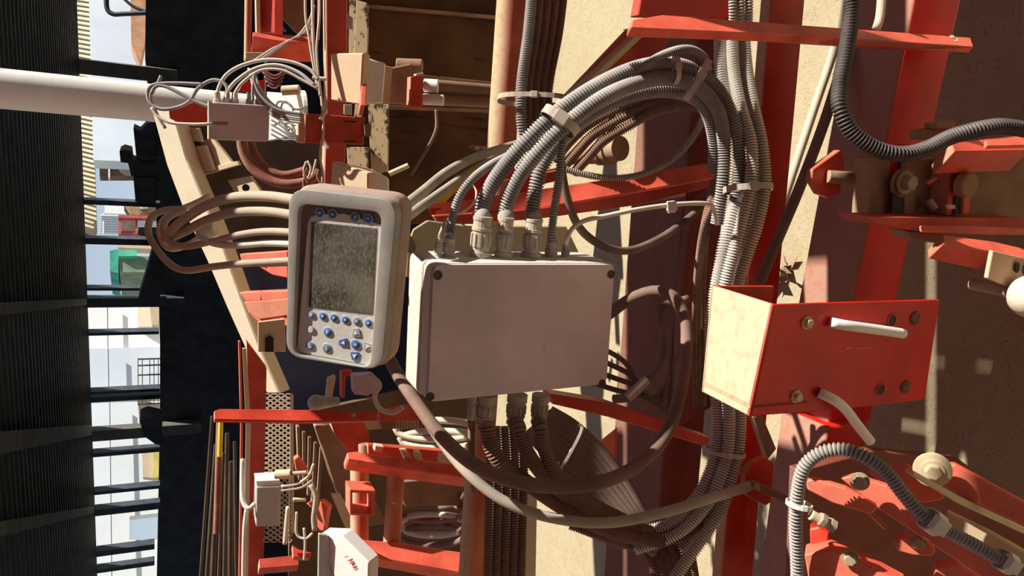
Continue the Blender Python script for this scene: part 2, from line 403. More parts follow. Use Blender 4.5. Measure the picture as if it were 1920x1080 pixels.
# red portal, fence and clutter
b2_ = thing('portal_frame', 'small red steel portal in the yard beside the dark post', 'portal', ony(266, 420, 26) - EZ * .5)
rp = dusty('dull_red_steel', (.40, .05, .05), .1, .1, .6, 3)
for q in ([(222, 403), (266, 402), (266, 407), (222, 408)], [(222, 433), (266, 434), (266, 439), (222, 438)], [(222, 403), (227, 403), (227, 438), (222, 438)], [(254, 403), (258, 403), (258, 438), (254, 438)]):
    far('steel_bar', q, 26, rp, .15, b2_, drop=(q[1][0] - q[0][0] > 30))
far('back_panel', [(228, 408), (254, 408), (254, 433), (228, 433)], 26.6, dusty('portal_panel', (.10, .06, .06), .1, .1, .8, 3), .1, b2_)
b3 = thing('yard_fence', 'pale slatted fence in the yard left of the red portal', 'fence', ony(220, 420, 30) - EZ * .5)
for k in range(8): far('slat', [(187, 402 + k*4.6), (232, 402 + k*4.6), (232, 404.4 + k*4.6), (187, 404.4 + k*4.6)], 30, wallb, .08, b3, drop=True)
far('rail', [(192, 400), (195, 400), (195, 440), (192, 440)], 29.9, wallb, .05, b3)
b4 = building('low whitewashed building behind the slatted fence', [(196, 384), (232, 384), (232, 400), (196, 400)], 40, wallw)
b5 = building('brown brick outbuilding above the red portal', [(232, 382), (292, 382), (290, 402), (246, 402)], 32, dusty('brick_out', (.30, .15, .10), .2, .2, .8, 3))
far('window', [(258, 384), (278, 382), (278, 388), (262, 390)], 31.8, wallw, .1, b5)
g = thing('green_shed', 'turquoise green tin shed standing in front of the sky', 'shed', ony(258, 490, 36) - EZ)
gm1 = dusty('green_tin', (.03, .36, .26), .05, .1, .6, 2); gm2 = dusty('green_tin_pale', (.08, .52, .36), .05, .1, .6, 2); gm3 = dusty('grey_green', (.16, .26, .20), .1, .1, .7, 2)
far('side_wall', [(206, 470), (222, 467), (222, 512), (206, 508)], 36, gm1, 2, g); far('eave', [(222, 468), (256, 469), (257, 480), (222, 480)], 36, gm2, 2, g); far('front_wall', [(222, 480), (257, 480), (260, 510), (224, 510)], 36, gm3, 2, g, drop=True)
building('cream low building between the green shed and the sky', [(224, 512), (258, 512), (262, 552), (226, 552)], 44, dusty('cream_wall', (.80, .72, .60), .05, .1, .8, .6, .08))
building('small grey roofed house above the green shed', [(222, 450), (258, 452), (256, 468), (222, 464)], 46, wallt)
b6 = building('large bright white facade in the middle of the opening', [(150, 566), (258, 566), (276, 570), (282, 616), (286, 652), (150, 654)], 28, wallw)
far('brick_edge', [(280, 566), (299, 566), (297, 610), (284, 608)], 27.8, wallt, .4, b6); far('plaster_strip', [(258, 566), (280, 566), (286, 612), (258, 612)], 27.8, dusty('cream_strip', (.80, .70, .55), .05, .1, .8, .6, .08), .3, b6)
far('joint', [(200.6, 566), (202, 566), (203, 654), (201.6, 654)], 27.7, M['dark'], .05, b6)
far('grey_base', [(264, 642), (290, 645), (292, 676), (264, 676)], 27.6, wallt, .3, b6)
b7 = building('pale blue facade below the white one', [(150, 654), (262, 652), (262, 730), (264, 745), (150, 745)], 26.5, wallb)
far('joint', [(202, 654), (203.4, 654), (205, 745), (203.6, 745)], 26.3, M['dark'], .05, b7)
far('tan_plinth', [(258, 744), (276, 752), (304, 760), (302, 786), (262, 800)], 26.3, wallt, .3, b7)
b8 = building('lower whitewashed facade near the bottom left', [(150, 745), (264, 745), (270, 800), (272, 870), (275, 935), (272, 965), (243, 968), (243, 1012), (256, 1030), (276, 1060), (278, 1140), (150, 1140)], 27.5, dusty('white_wall_cool', (.74, .79, .84), .04, .1, .8, .6, .06))
far('joint', [(205, 745), (206.4, 745), (211, 1140), (209.6, 1140)], 27.3, M['dark'], .05, b8)
far('ochre_panel', [(288, 836), (303, 832), (304, 894), (286, 896)], 27.0, dusty('ochre', (.62, .52, .16), .1, .1, .8, 2), .3, b8)
far('tan_panel', [(266, 846), (288, 846), (286, 896), (268, 894)], 27.1, wallt, .3, b8)
# ladder cage
lc = thing('ladder_cage', 'dark wire ladder cage standing against the pale blue facade', 'ladder', ony(300, 710, 22) - EZ * 1.2)
for x in (258, 266, 280, 288, 296): far('cage_hoop', [(x, 672), (x + 1.6, 672), (x + 1.8, 758), (x + .2, 758)], 22, M['dark'], .04, lc)
for y in (672, 684, 702, 722, 742, 757): far('cage_bar', [(258, y), (297, y), (297, y + 1.8), (258, y + 1.8)], 21.9, M['dark'], .04, lc, drop=True)
# dark clutter along the rear wall
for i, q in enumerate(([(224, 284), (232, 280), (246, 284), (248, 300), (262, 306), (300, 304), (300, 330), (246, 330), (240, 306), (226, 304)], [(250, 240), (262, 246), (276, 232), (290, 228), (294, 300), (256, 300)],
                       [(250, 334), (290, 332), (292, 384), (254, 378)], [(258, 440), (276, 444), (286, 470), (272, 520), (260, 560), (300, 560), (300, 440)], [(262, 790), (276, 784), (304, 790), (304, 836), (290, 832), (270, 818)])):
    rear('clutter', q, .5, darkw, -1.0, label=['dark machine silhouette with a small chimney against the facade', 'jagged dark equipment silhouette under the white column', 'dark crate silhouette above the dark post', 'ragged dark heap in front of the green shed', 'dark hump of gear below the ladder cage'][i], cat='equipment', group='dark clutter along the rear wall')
# ---------------------------------------------------------------- the machine's welded frame
frame = thing('machine_frame', 'large red dusty steel frame of the machine behind the boxes', 'machine frame', onz(1300, 540, 0.02))
def beam(p1, p2, t, back, high, mat, bev=.006, name='beam', ext=.9, parent=frame):
    """square tube: picture points of its upper front edge, depth at the first point"""
    A = at(p1[0], p1[1], t); B = onz(p2[0], p2[1], A.z)
    d = (B - A).normalized(); A = A - d * ext; B = B + d * ext
    nb = d.cross(EZ).normalized()
    if nb.y < 0: nb = -nb
    v, f = prism([A, A + nb * back, A + nb * back - EZ * high, A - EZ * high], B - A)
    return link_mesh(name, v, f, mat, parent, bev=bev, seg=3, smooth='auto')
m4 = beam((1722, -40), (1552, 800), 1.22, .125, .115, M['redt'], ext=0)
m4b = beam((1552, 800), (1500, 1160), 1.36, .115, .11, M['redt'], ext=0)
d4 = (onz(1552, 800, at(1722, -40, 1.22).z) - at(1722, -40, 1.22)).normalized()
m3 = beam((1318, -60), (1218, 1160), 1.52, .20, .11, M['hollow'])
# front pipe with the first conduit bundle
A = at(962, -40, 1.32); B = onz(880, 1140, A.z); A, B = A + (A - B) * .5, B + (B - A) * .7
link_mesh('pipe', *lathe(A, B - A, [(0, .027), ((B - A).length, .027)], 24), M['pipe'], frame, smooth='auto')
# dark red upright-in-picture beam behind the right bundle
m2 = beam((1450, -60), (1345, 1160), 1.42, .03, .09, M['reds'])
# upper flange across the right-hand beams (a shelf plate standing out towards the viewer)
def bar3(name, A, B, w, h, mat, parent, up=EZ, bev=.002): return link_mesh(name, *barm(A, B, w, h, up), mat, parent, bev=bev, seg=2)
fl = thing('flange_plate', 'long red flange plate crossing the top right of the frame', 'flange', at(1500, 62, 1.0))
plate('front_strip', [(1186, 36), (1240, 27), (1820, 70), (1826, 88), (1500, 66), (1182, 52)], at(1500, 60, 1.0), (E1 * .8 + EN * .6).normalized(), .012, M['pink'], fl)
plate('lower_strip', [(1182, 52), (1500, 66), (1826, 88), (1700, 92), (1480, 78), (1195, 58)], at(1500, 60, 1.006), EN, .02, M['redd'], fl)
plate('web', [(1205, -20), (1366, -20), (1368, 34), (1196, 30)], at(1300, 10, 1.03), EN, .02, M['redc'], fl)
# diagonal brace whose sunlit edge is painted cream
br = plate('brace', [(1180, 52), (1262, 60), (1236, 108), (1110, 196), (1040, 200)], at(1150, 130, 1.20), EN, .010, M['redd'], frame)
plate('brace_lit_lip', [(1040, 192), (1190, 46), (1204, 56), (1056, 196)], at(1120, 120, 1.188), (EZ + E1 + EN * .5).normalized(), .012, M['cream'], frame)
# wide sun-lit shelf behind the glands
sh = thing('shelf_plate', 'sun-lit red steel shelf strip slanting up behind the cable glands', 'shelf', at(1080, 380, 1.15))
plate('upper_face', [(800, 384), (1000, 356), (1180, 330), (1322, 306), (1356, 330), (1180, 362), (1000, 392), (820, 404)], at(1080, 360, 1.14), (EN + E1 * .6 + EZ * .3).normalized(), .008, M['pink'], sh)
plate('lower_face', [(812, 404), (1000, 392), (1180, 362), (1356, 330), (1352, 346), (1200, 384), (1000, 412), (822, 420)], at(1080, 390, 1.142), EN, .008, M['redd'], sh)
plate('rib', [(806, 392), (980, 372), (982, 384), (810, 408)], at(900, 392, 1.12), EN, .006, M['redc'], sh)
# lower brace under the enclosure
plate('brace', [(1030, 738), (1140, 756), (1332, 822), (1326, 838), (1140, 782), (1036, 758)], at(1180, 790, 1.30), EN, .03, M['red'], frame)
plate('brace', [(990, 330), (1060, 316), (1060, 336), (990, 352)], at(1020, 330, 1.35), EN, .03, M['redd'], frame)
# dark hollow of the wide beam: a back web
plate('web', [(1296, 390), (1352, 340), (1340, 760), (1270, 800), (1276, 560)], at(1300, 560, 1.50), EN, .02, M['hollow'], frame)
# brown steel panel standing on the floor behind the pipe
pn = thing('side_panel', 'large dark brown rusty steel panel with painted light streaks behind the red pipe', 'panel', onz(935, 300, 0))
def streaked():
    m = bpy.data.materials.new('brown_panel_light_streaks'); t = nt(m); out = N(t, 'ShaderNodeOutputMaterial'); b = N(t, 'ShaderNodeBsdfPrincipled'); t.links.new(b.outputs[0], out.inputs[0])
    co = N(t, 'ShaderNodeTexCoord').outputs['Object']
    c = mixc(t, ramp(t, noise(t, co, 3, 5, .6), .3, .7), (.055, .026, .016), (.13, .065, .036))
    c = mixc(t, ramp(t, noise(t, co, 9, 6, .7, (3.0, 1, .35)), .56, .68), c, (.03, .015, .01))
    c = mixc(t, ramp(t, noise(t, co, 7, 5, .65, (2.2, 1, .5)), .66, .70, 0, .8), c, (.42, .30, .17))  # tan patches painted in for light falling through slits
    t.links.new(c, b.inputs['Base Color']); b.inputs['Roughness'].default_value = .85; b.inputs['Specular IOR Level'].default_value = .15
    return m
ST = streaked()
P_P = at(800, 200, 2.75)
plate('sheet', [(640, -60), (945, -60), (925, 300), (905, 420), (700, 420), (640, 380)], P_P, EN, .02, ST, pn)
# ---------------------------------------------------------------- added deck plates, unseen above the picture, placed to shade beams and floor
def shade_deck(x0, x1, y0, y1, z=2.05):
    v, f = prism([Vector((x0, y0, z)), Vector((x1, y0, z)), Vector((x1, y1, z)), Vector((x0, y1, z))], Vector((0, 0, .02)))
    link_mesh('shade_plate', v, f, M['redd'], frame, bev=.003)
for q in ((-1.2, 1.5, 1.34, 1.63), (1.52, 3.2, 1.34, 1.56), (.4, .95, 1.64, 1.84), (-1.2, 1.08, 1.095, 1.33), (1.47, 1.60, 1.12, 1.33), (1.608, 1.66, 1.12, 1.33), (1.675, 3.2, 1.12, 1.33), (-1.2, .46, .95, 1.11)): shade_deck(*q)  # gaps between plates shaped to drop light slits on the floor
for x0, x1, y0, y1 in ((.48, 1.6, .915, 1.08), (.45, 1.7, .75, .825)): shade_deck(x0, x1, y0, y1, 1.22)
shade_deck(-2.5, 3.2, .36, .70)
# ---------------------------------------------------------------- grey enclosure
jb = thing('junction_box', 'large grey plastic junction box with a row of cable glands on top', 'junction box', at(1140, 740, 1.0))
P_B = at(980, 620, .95)
BX = [onp(x, y, P_B, EN) for x, y in ((810, 494), (1156, 494), (1140, 722), (799, 757))]
BD = .085
def rrect(c, n=5, r=.012, i=0):
    """rounded version of quad c"""
    out = []
    m = len(c)
    for k in range(m):
        p, a, b = c[k], c[k-1], c[(k+1) % m]
        da, db = (a - p).normalized(), (b - p).normalized()
        for j in range(n + 1):
            u = j / n; q0 = p + da * r * (1 - u)**1; q1 = p + db * r * u
            out.append(p + da * r * (1 - u)**2 + db * r * u**2)
    return out
def inset(c, d):
    cen = sum(c, Vector()) / len(c); return [p + (cen - p).normalized() * d for p in c]
BK = [p - EN * .0 for p in BX]
link_mesh('body', *prism([p - EN * .032 for p in rrect(inset(BX, -.002))], -EN * (BD - .032)), M['box'], jb, bev=.0015, smooth='auto')
link_mesh('lid_rim', *prism([p - EN * .004 for p in rrect(BX)], -EN * .027), M['box'], jb, bev=.001, smooth='auto')
lid = link_mesh('lid', *prism(rrect(inset(BX, .0025), r=.011), -EN * .0055), M['boxlid'], jb, bev=.0014, seg=2, smooth='auto')
for x, y in ((821, 516), (1146, 514), (1129, 719), (806, 744)):
    p = onp(x, y, P_B, EN); sc = link_mesh('lid_screw', *lathe(p + EN * .0002, EN, [(0, .0058), (.0008, .0058), (.0012, .004), (.0004, .0038)], 14), M['dark'], lid)
sc = onp(1022, 648, P_B, EN)
link_mesh('dent_mark', *lathe(sc, EN, [(0, .003), (.0008, .0015)], 7), M['cablew'], lid)
# glands on the picture-top side (the +x side) of the box
GT = BX[0] - EN * .045
def gland(px, w, h, big, down=False):
    p0 = (BX[3] if down else BX[0]) - EN * .045
    dirn = (-E1 if down else E1)
    q = onp(px, 745 if down else 487, p0, EN)
    # slide onto the side face
    q = q + E1 * ((p0 - q).dot(E1) + (0.0 if not down else 0.0))
    if down: q = q + E1 * ((onp(px, 745, p0, EN) - q).dot(E1))
    r = w / 2 * .98 / FPX; L = h * .98 / FPX
    g = link_mesh('cable_gland', *lathe(q - dirn * .004, dirn, [(0, r * 1.12), (L * .16 + .004, r * 1.12), (L * .17 + .004, r * .95), (L * .22 + .004, r * .95)], 20), M['gland'], jb, smooth='auto')
    V, F = lathe(q + dirn * L * .2, dirn, [(0, r * .94), (L * .08, r * .94), (L * .08 + .0002, r), (L * .42, r), (L * .42 + .0002, r * .9), (L * .47, r * .9), (L * .47 + .0002, r * 1.03), (L * .54, r * 1.03), (L * .54 + .0002, r * .92), (L * .72, r * .90), (L * .72 + .0002, r * .97), (L * .8, r * .97)], 18)
    parts = []
    # ribbed nut
    parts = [(V, F)]
    d, a, b = frame_of(dirn)
    for i in range(12):
        an = 2 * math.pi * i / 12; o = a * math.cos(an) + b * math.sin(an)
        parts.append(barm(q + dirn * L * .29 + o * r, q + dirn * L * .60 + o * r, r * .24, r * .2, o))
    link_mesh('gland_nut', *join(*parts), M['gland'], g)
    return q + dirn * L
GP = {}
for px, w, h in ((821, 15, 32), (840, 21, 34), (899, 36, 76), (943, 30, 76), (995, 34, 76), (1032, 22, 34), (1059, 15, 30)): GP[px] = gland(px, w, h, w > 24)
for px, w, h in ((886, 16, 44), (913, 36, 54), (970, 36, 54), (1014, 32, 54)): GP[-px] = gland(px, w, h, True, True)
# olive mounting sheet behind the glands
mp = plate('mounting_plate', [(775, 430), (802, 413), (880, 424), (1062, 424), (1090, 482), (1100, 520), (760, 520), (765, 455)], at(930, 470, 1.06), EN, .004, dusty('olive_sheet', (.40, .33, .20), .3, .5, .6, 12, .1),
           label='olive tan sheet metal mounting plate behind the cable glands', cat='mounting plate')
# ---------------------------------------------------------------- hand terminal
dt = thing('display_terminal', 'grey hand terminal with a dusty screen and blue keys', 'display terminal', at(700, 690, .86))
dq = [at(541, 353, .82), at(752, 377, .80), at(728, 702, .845), at(537, 672, .865)]
U = ((dq[1] - dq[0]) + (dq[2] - dq[3])).normalized(); Vv = (dq[3] - dq[0]) + (dq[2] - dq[1]); Vv = (Vv - U * Vv.dot(U)).normalized()
DN = U.cross(Vv).normalized()
if DN.dot(FW) > 0: DN = -DN
P_D = sum(dq, Vector()) / 4
def dp(x, y, off=0.0):
    return onp(x, y, P_D, DN) + DN * off
def dpoly(pts, off=0.0): return [dp(x, y, off) for x, y in pts]
bezm = dusty('grey_rubber_bezel', (.27, .275, .27), .12, .22, .55, 22, .12, bump=.08)
casem = dusty('red_backed_case', (.33, .24, .22), .2, .3, .6, 20, .2)
outer = rrect(dpoly([(542, 352), (745, 376), (716, 696), (536, 668)]), 7, .022)
inner = rrect(dpoly([(560, 382), (716, 398), (694, 690), (550, 664)]), 7, .012)
inner_lo = inset(inner, .0035)
link_mesh('bezel', *ringprism([p for p in outer], inner, -DN * .020), bezm, dt, bev=.004, seg=3, smooth='auto')
back = [p - DN * .018 for p in outer]
link_mesh('case', *prism(inset(back, -.004), -DN * .036), casem, dt, bev=.006, seg=3, smooth='auto')
# key panel: pale printed sheet, dark sheet showing as the bezel's painted shadow
PO = -.0075
link_mesh('shadow_backing', *prism([p + DN * (PO - .001) for p in inset(inner, -.001)], -DN * .006), dusty('painted_shadow_panel', (.17, .155, .15), .1, .2, .5, 20, .1), dt)
pale = dusty('pale_key_sheet', (.66, .66, .64), .12, .25, .45, 16, .06, dust=(.62, .55, .42))
link_mesh('key_sheet', *prism(dpoly([(573, 418), (578, 408), (590, 404), (640, 402), (682, 414), (713, 424), (692, 684), (684, 687), (552, 663)], PO + .0012), -DN * .002), pale, dt)
def scr():
    m = bpy.data.materials.new('dusty_screen'); t = nt(m); out = N(t, 'ShaderNodeOutputMaterial'); b = N(t, 'ShaderNodeBsdfPrincipled'); t.links.new(b.outputs[0], out.inputs[0])
    co = N(t, 'ShaderNodeTexCoord').outputs['Object']
    c = mixc(t, ramp(t, noise(t, co, 16, 5, .6), .35, .68), (.04, .038, .028), (.15, .14, .105))
    c = mixc(t, ramp(t, noise(t, co, 220, 6, .8, (1, 1, 2.5)), .46, .62, 0, .7), c, (.26, .24, .19))
    t.links.new(c, b.inputs['Base Color']); b.inputs['Roughness'].default_value = .35; b.inputs['Specular IOR Level'].default_value = .35
    return m
link_mesh('screen_frame', *prism(dpoly([(578, 416), (704, 428), (696, 594), (571, 580)], PO + .0014), -DN * .002), dusty('screen_border', (.45, .46, .46), .1, .2, .4, 16, .1), dt)
link_mesh('screen', *prism(dpoly([(580, 418), (702, 430), (694, 591), (575, 577)], PO + .0019), -DN * .002), scr(), dt)
blue = dusty('blue_key', (.025, .14, .44), .06, .15, .4, 40, .1, bump=0); bluef = dusty('faded_blue_key', (.16, .25, .42), .12, .2, .45, 60, .3, bump=0)
greyk = dusty('worn_grey_key', (.42, .43, .50), .15, .2, .5, 80, .25, bump=0); halo = dusty('light_blue_key_ring', (.52, .68, .82), .05, .1, .45, 30, .05, bump=0)
wh = plain('white_print', (.80, .84, .88), .5)
def key(x, y, r, mat, sym=None, ring=True):
    p = dp(x, y, PO + .0012); R = r * .82 / FPX
    if ring: 
        pass
    k = link_mesh('key', *lathe(p, DN, [(0, R), (.0009, R), (.0014, R * .8)], 18), mat, dt, smooth='auto')
    if ring: link_mesh('key_ring', *lathe(p, DN, [(0, R * 1.22), (.0005, R * 1.2)], 20), halo, k)
    q = p + DN * .00145
    def bar(x0, y0, x1, y1, w):
        a = q + (U * x0 + Vv * y0) * R; b = q + (U * x1 + Vv * y1) * R
        return barm(a, b, w * R, .0003, DN)
    S = {'dash': [(-.35, 0, .35, 0, .32)], 'dot': [(-.2, 0, .25, 0, .45)], 'q': [(-.2, -.4, .25, -.4, .2), (.25, -.4, .25, 0, .2), (.25, 0, 0, .1, .2), (0, .35, 0, .5, .25)],
         'L': [(-.1, -.5, -.1, .25, .2), (-.1, .25, .4, .25, .2)], 'i': [(0, -.1, 0, .5, .24), (0, -.5, 0, -.32, .26)], 'F': [(-.2, -.5, -.2, .5, .2), (-.2, -.45, .3, -.45, .2), (-.2, 0, .2, 0, .2)],
         'grid': [(-.5, -.25, .5, -.25, .16), (-.5, .1, .5, .1, .16), (-.25, -.5, -.25, .5, .16), (.15, -.5, .15, .5, .16), (-.4, .42, .4, .42, .16)], 'plus': [(-.3, 0, .3, 0, .2), (0, -.3, 0, .3, .2)], 'arc': [(-.4, -.1, 0, -.3, .2), (0, -.3, .4, -.1, .2)]}
    if sym: link_mesh('symbol', *join(*[bar(*s) for s in S[sym]]), wh, k)
for x, y, s in ((595, 400, 'dash'), (619.5, 403, 'dot'), (661.5, 409, 'q'), (686, 412, 'arc')): key(x, y, 8, blue, s)
for i, (x, y) in enumerate(((579.5, 592.5), (601, 595), (622, 598), (643.5, 602), (665, 604.5), (687, 608))): key(x, y, 7.2, blue if i in (1, 2, 3, 5) else bluef, 'dot')
key(579, 621, 8, greyk, 'grid', False); key(610.5, 625, 8.6, blue, 'F'); key(577, 651, 8.6, bluef, 'L'); key(608.5, 655.5, 8.6, bluef, 'i'); key(663, 648.5, 9, blue, 'plus')
def arrow(cx, cy, dx, dy, mat):
    p = [dp(cx + a * dx * 1.0 - b * dy, cy + a * dy + b * dx, PO + .0012) for a, b in ((8, 5), (8, -5), (-7, -8), (-7, 8))]
    k = link_mesh('key', *prism(rrect(p, 3, .0012), DN * .0012), mat, dt)
    q = [dp(cx + a * dx - b * dy, cy + a * dy + b * dx, PO + .0026) for a, b in ((4.5, 0), (-3, -4), (-3, 4))]
    link_mesh('symbol', *prism(q, DN * .0004), wh, k)
arrow(640, 645, -1, .1, blue); arrow(661.5, 670, 0, 1, blue); arrow(664, 626, 0, -1, greyk); arrow(686, 652, 1, .1, greyk)
# ---------------------------------------------------------------- red bent bracket (right)
rb_ = thing('bent_bracket', 'red bent steel bracket box with a dusty upper side and two white hose stubs', 'bracket', at(1700, 700, .95))
P_K = at(1580, 670, .90)
fk = [(1449, 571), (1763, 562), (1742, 700), (1736, 742), (1728, 750), (1560, 770), (1404, 781)]
plate('front_plate', fk, P_K, EN, .005, M['redc'], rb_, bev=.0015, seg=2)
c1, c2 = onp(1449, 571, P_K, EN), onp(1404, 781, P_K, EN)
depth = .19
def back_to(px, py, p, d=-EN):   # point along d from p whose picture x matches
    for s in np.linspace(.02, .4, 400):
        q = p + d * s; rel = q - CAM; tt = rel.dot(FW); x = 960 - rel.dot(UP) / tt * FPX
        if x <= px: return q
    return p + d * .15
k1 = back_to(1335, 535, c1); k2 = back_to(1316, 730, c2)
link_mesh('upper_plate', *prism([c1, k1, k2, c2], -EZ * .006), dusty('red_under_thick_dust', (.6, .07, .04), .25, .95, .6, 9, .1, dust=(.60, .47, .31)), rb_, bev=.0015)
link_mesh('back_plate', *prism([k1 + EN * .004, k2 + EN * .004, k2 + EN * .004 - EZ * .10, k1 + EN * .004 - EZ * .10], EN * -.005), M['redd'], rb_, bev=.001)
mid1 = (c1 + k1) / 2
link_mesh('end_web', *prism([c2 + E1 * .01, k2 + E1 * .01, k2 + E1 * .01 - EZ * .09, c2 + E1 * .01 - EZ * .09], E1 * .004), M['redd'], rb_)
for x, y in ((1512, 605), (1492, 743)): bolt(onp(x, y, P_K, EN), EN, .0055, M['cream'], rb_)
for x, y, r in ((1650, 730, .0072), (1672, 600, .0072)): 
    p = onp(x, y, P_K, EN); link_mesh('hole', *lathe(p - EN * .001, EN, [(0, r), (.0013, r)], 18), M['black'], rb_)
    a, b = E1, EZ; n = 20
    ou = [p + EN * .0004 + (a * math.cos(2*math.pi*i/n) + b * math.sin(2*math.pi*i/n)) * r * 1.15 for i in range(n)]; inn = [p + EN * .0004 + (a * math.cos(2*math.pi*i/n) + b * math.sin(2*math.pi*i/n)) * r for i in range(n)]
    link_mesh('hole_rim', *ringprism(ou, inn, EN * .0008), M['red'], rb_)
for x, y in ((1715, 596), (1697, 725)):
    p = onp(x, y, P_K, EN); link_mesh('grease_plug', *lathe(p, EN, [(0, .009), (.002, .0085), (.003, .006)], 12), dusty('grease', (.10, .02, .015), .2, .2, .7, 120, .6), rb_)
hs = thing('hose_stub', 'short straight white hose stub on the red bent bracket', 'hose', onp(1620, 620, P_K, EN), 'white hose stubs')
q0 = [onp(x, y, P_K, EN) + EN * d for x, y, d in ((1552, 603, .004), (1575, 606, .012), (1620, 612, .013), (1675, 620, .014))]
hose('tube', q0, 19, M['white'], parent=hs, wt=.9, seg=16)
hs2 = thing('hose_stub', 'bent white hose stub hanging below the red bent bracket', 'hose', onp(1570, 760, P_K, EN), 'white hose stubs')
q0 = [onp(x, y, P_K, EN) + EN * d for x, y, d in ((1533, 735, .002), (1546, 742, .014), (1565, 758, .016), (1588, 788, .016), (1612, 818, .016))]
hose('tube', q0, 19, M['white'], parent=hs2, wt=.9, seg=16)
# ---------------------------------------------------------------- conduits and cables around the enclosure
RP = .0041
def H(pts, w, mat, label, group=None, corr=RP, name='conduit', cat='conduit', wt=None, seg=10):
    return hose(name, pts, w, M[mat], label, cat, group, corr, seg=seg, wt=wt)
GA = 'conduits arching from the junction box'
H([GP[899], (903, 405, .985), (910, 372, .98), (936, 325, .96), (986, 266, .94), (1046, 210, .94), (1110, 166, .95), (1180, 132, .97), (1240, 120, 1.0), (1296, 130, 1.03), (1345, 168, 1.06), (1376, 230, 1.08), (1386, 300, 1.09), (1378, 380, 1.10), (1358, 460, 1.11), (1345, 540, 1.12)], 30, 'cond',
  'thick grey corrugated conduit from the first large gland, outermost arch', GA, wt=.97, seg=12)
H([GP[943], (947, 405, .98), (954, 372, .97), (978, 325, .95), (1022, 272, .93), (1076, 222, .93), (1136, 180, .94), (1200, 154, .97), (1256, 147, 1.0), (1310, 164, 1.03), (1346, 208, 1.06), (1358, 270, 1.09), (1356, 340, 1.10), (1344, 420, 1.12)], 30, 'cond',
  'thick grey corrugated conduit from the middle large gland, second arch', GA, wt=.95, seg=12)
H([GP[995], (998, 405, .985), (1003, 365, .985), (1014, 318, .98), (1042, 272, .98), (1088, 226, .99), (1146, 192, 1.0), (1210, 172, 1.02), (1270, 172, 1.04), (1318, 196, 1.07), (1338, 250, 1.10), (1340, 320, 1.13)], 30, 'cond',
  'thick grey corrugated conduit from the third large gland, inner shaded arch', GA, wt=.98, seg=12)
H([GP[840], (843, 440, .985), (848, 410, .98), (862, 368, .97), (888, 334, .97), (926, 306, .99), (975, 282, 1.02), (1030, 250, 1.04)], 17, 'cond', 'slim grey corrugated conduit leaving the left small gland', GA, corr=.0034, wt=.98)
H([GP[1032], (1034, 440, .985), (1040, 390, .98), (1049, 330, .96), (1053, 280, .95), (1066, 240, .945), (1100, 205, .95), (1150, 165, .96), (1200, 128, .97), (1250, 100, .99), (1290, 92, 1.0), (1318, 106, 1.02), (1328, 130, 1.04)], 17, 'cond', 'slim grey conduit rising straight then arching over the thick ones', GA, corr=.0034, wt=.97)
H([GP[821], (823, 452, .985), (826, 435, .98), (840, 410, 1.0), (870, 396, 1.02), (888, 380, 1.04), (893, 360, 1.06), (884, 345, 1.07)], 5, 'cablew', 'thin pale cable curling out of the leftmost small gland', corr=0, name='cable', cat='cable', wt=1.0)
H([GP[1059], (1062, 452, .985), (1072, 430, .985), (1096, 414, .985), (1140, 404, .99), (1200, 392, 1.0), (1270, 383, 1.02), (1325, 382, 1.04), (1338, 392, 1.06), (1344, 420, 1.08)], 9, 'cablew', 'thin pale cable from the rightmost gland running right over the shaded beam', corr=0, name='cable', cat='cable', wt=1.0)
H([(1052, 250, 1.02), (1052, 300, 1.02), (1062, 366, 1.03), (1086, 426, 1.05), (1128, 460, 1.07), (1178, 470, 1.10), (1236, 448, 1.14), (1290, 410, 1.18), (1330, 370, 1.2), (1345, 300, 1.2)], 15, 'cableb', 'dark brown cable sagging in a loop right of the small glands', corr=0, name='cable', cat='cable')
H([(1062, 318, 1.15), (1100, 328, 1.15), (1150, 334, 1.15), (1205, 326, 1.14), (1258, 300, 1.13), (1296, 262, 1.12), (1318, 222, 1.11), (1325, 180, 1.10)], 14, 'cable', 'pale grey hose curving below the brown motor cylinder', corr=.0034)
for k, (dx, dy, w) in enumerate(((0, 0, 16), (8, 26, 14), (14, 52, 12))):
    H([(1322 + dx*.4, 190 + dy, 1.12), (1350 + dx*.2, 240 + dy, 1.12), (1352 - dx*.6, 310 + dy, 1.12), (1334 - dx, 370 + dy, 1.13), (1324 - dx, 430 + dy, 1.16), (1318 - dx, 500 + dy, 1.22), (1316 - dx, 600 + dy, 1.3), (1318 - dx, 760, 1.36)], w, 'condb', ['outer brown conduit drooping beside the right bundle', 'middle brown conduit drooping beside the right bundle', 'inner brown conduit drooping beside the right bundle'][k], 'brown conduits beside the right bundle', corr=.0034)
# short reddish conduits low in the arch
for k in range(3):
    H([(1040 + k*18, 300 + k*12, 1.16), (1066 + k*18, 268 + k*14, 1.14), (1100 + k*16, 236 + k*14, 1.12), (1150 + k*14, 208 + k*14, 1.10), (1205 + k*12, 188 + k*10, 1.10), (1265 + k*10, 182 + k*8, 1.11), (1330, 200 + k*6, 1.13), (1350, 250, 1.15)], 20, 'condb', ['upper dust-red conduit stub under the arch', 'middle dust-red conduit stub under the arch', 'lower dust-red conduit stub under the arch'][k], 'dust-red conduits under the arch', corr=.0036)
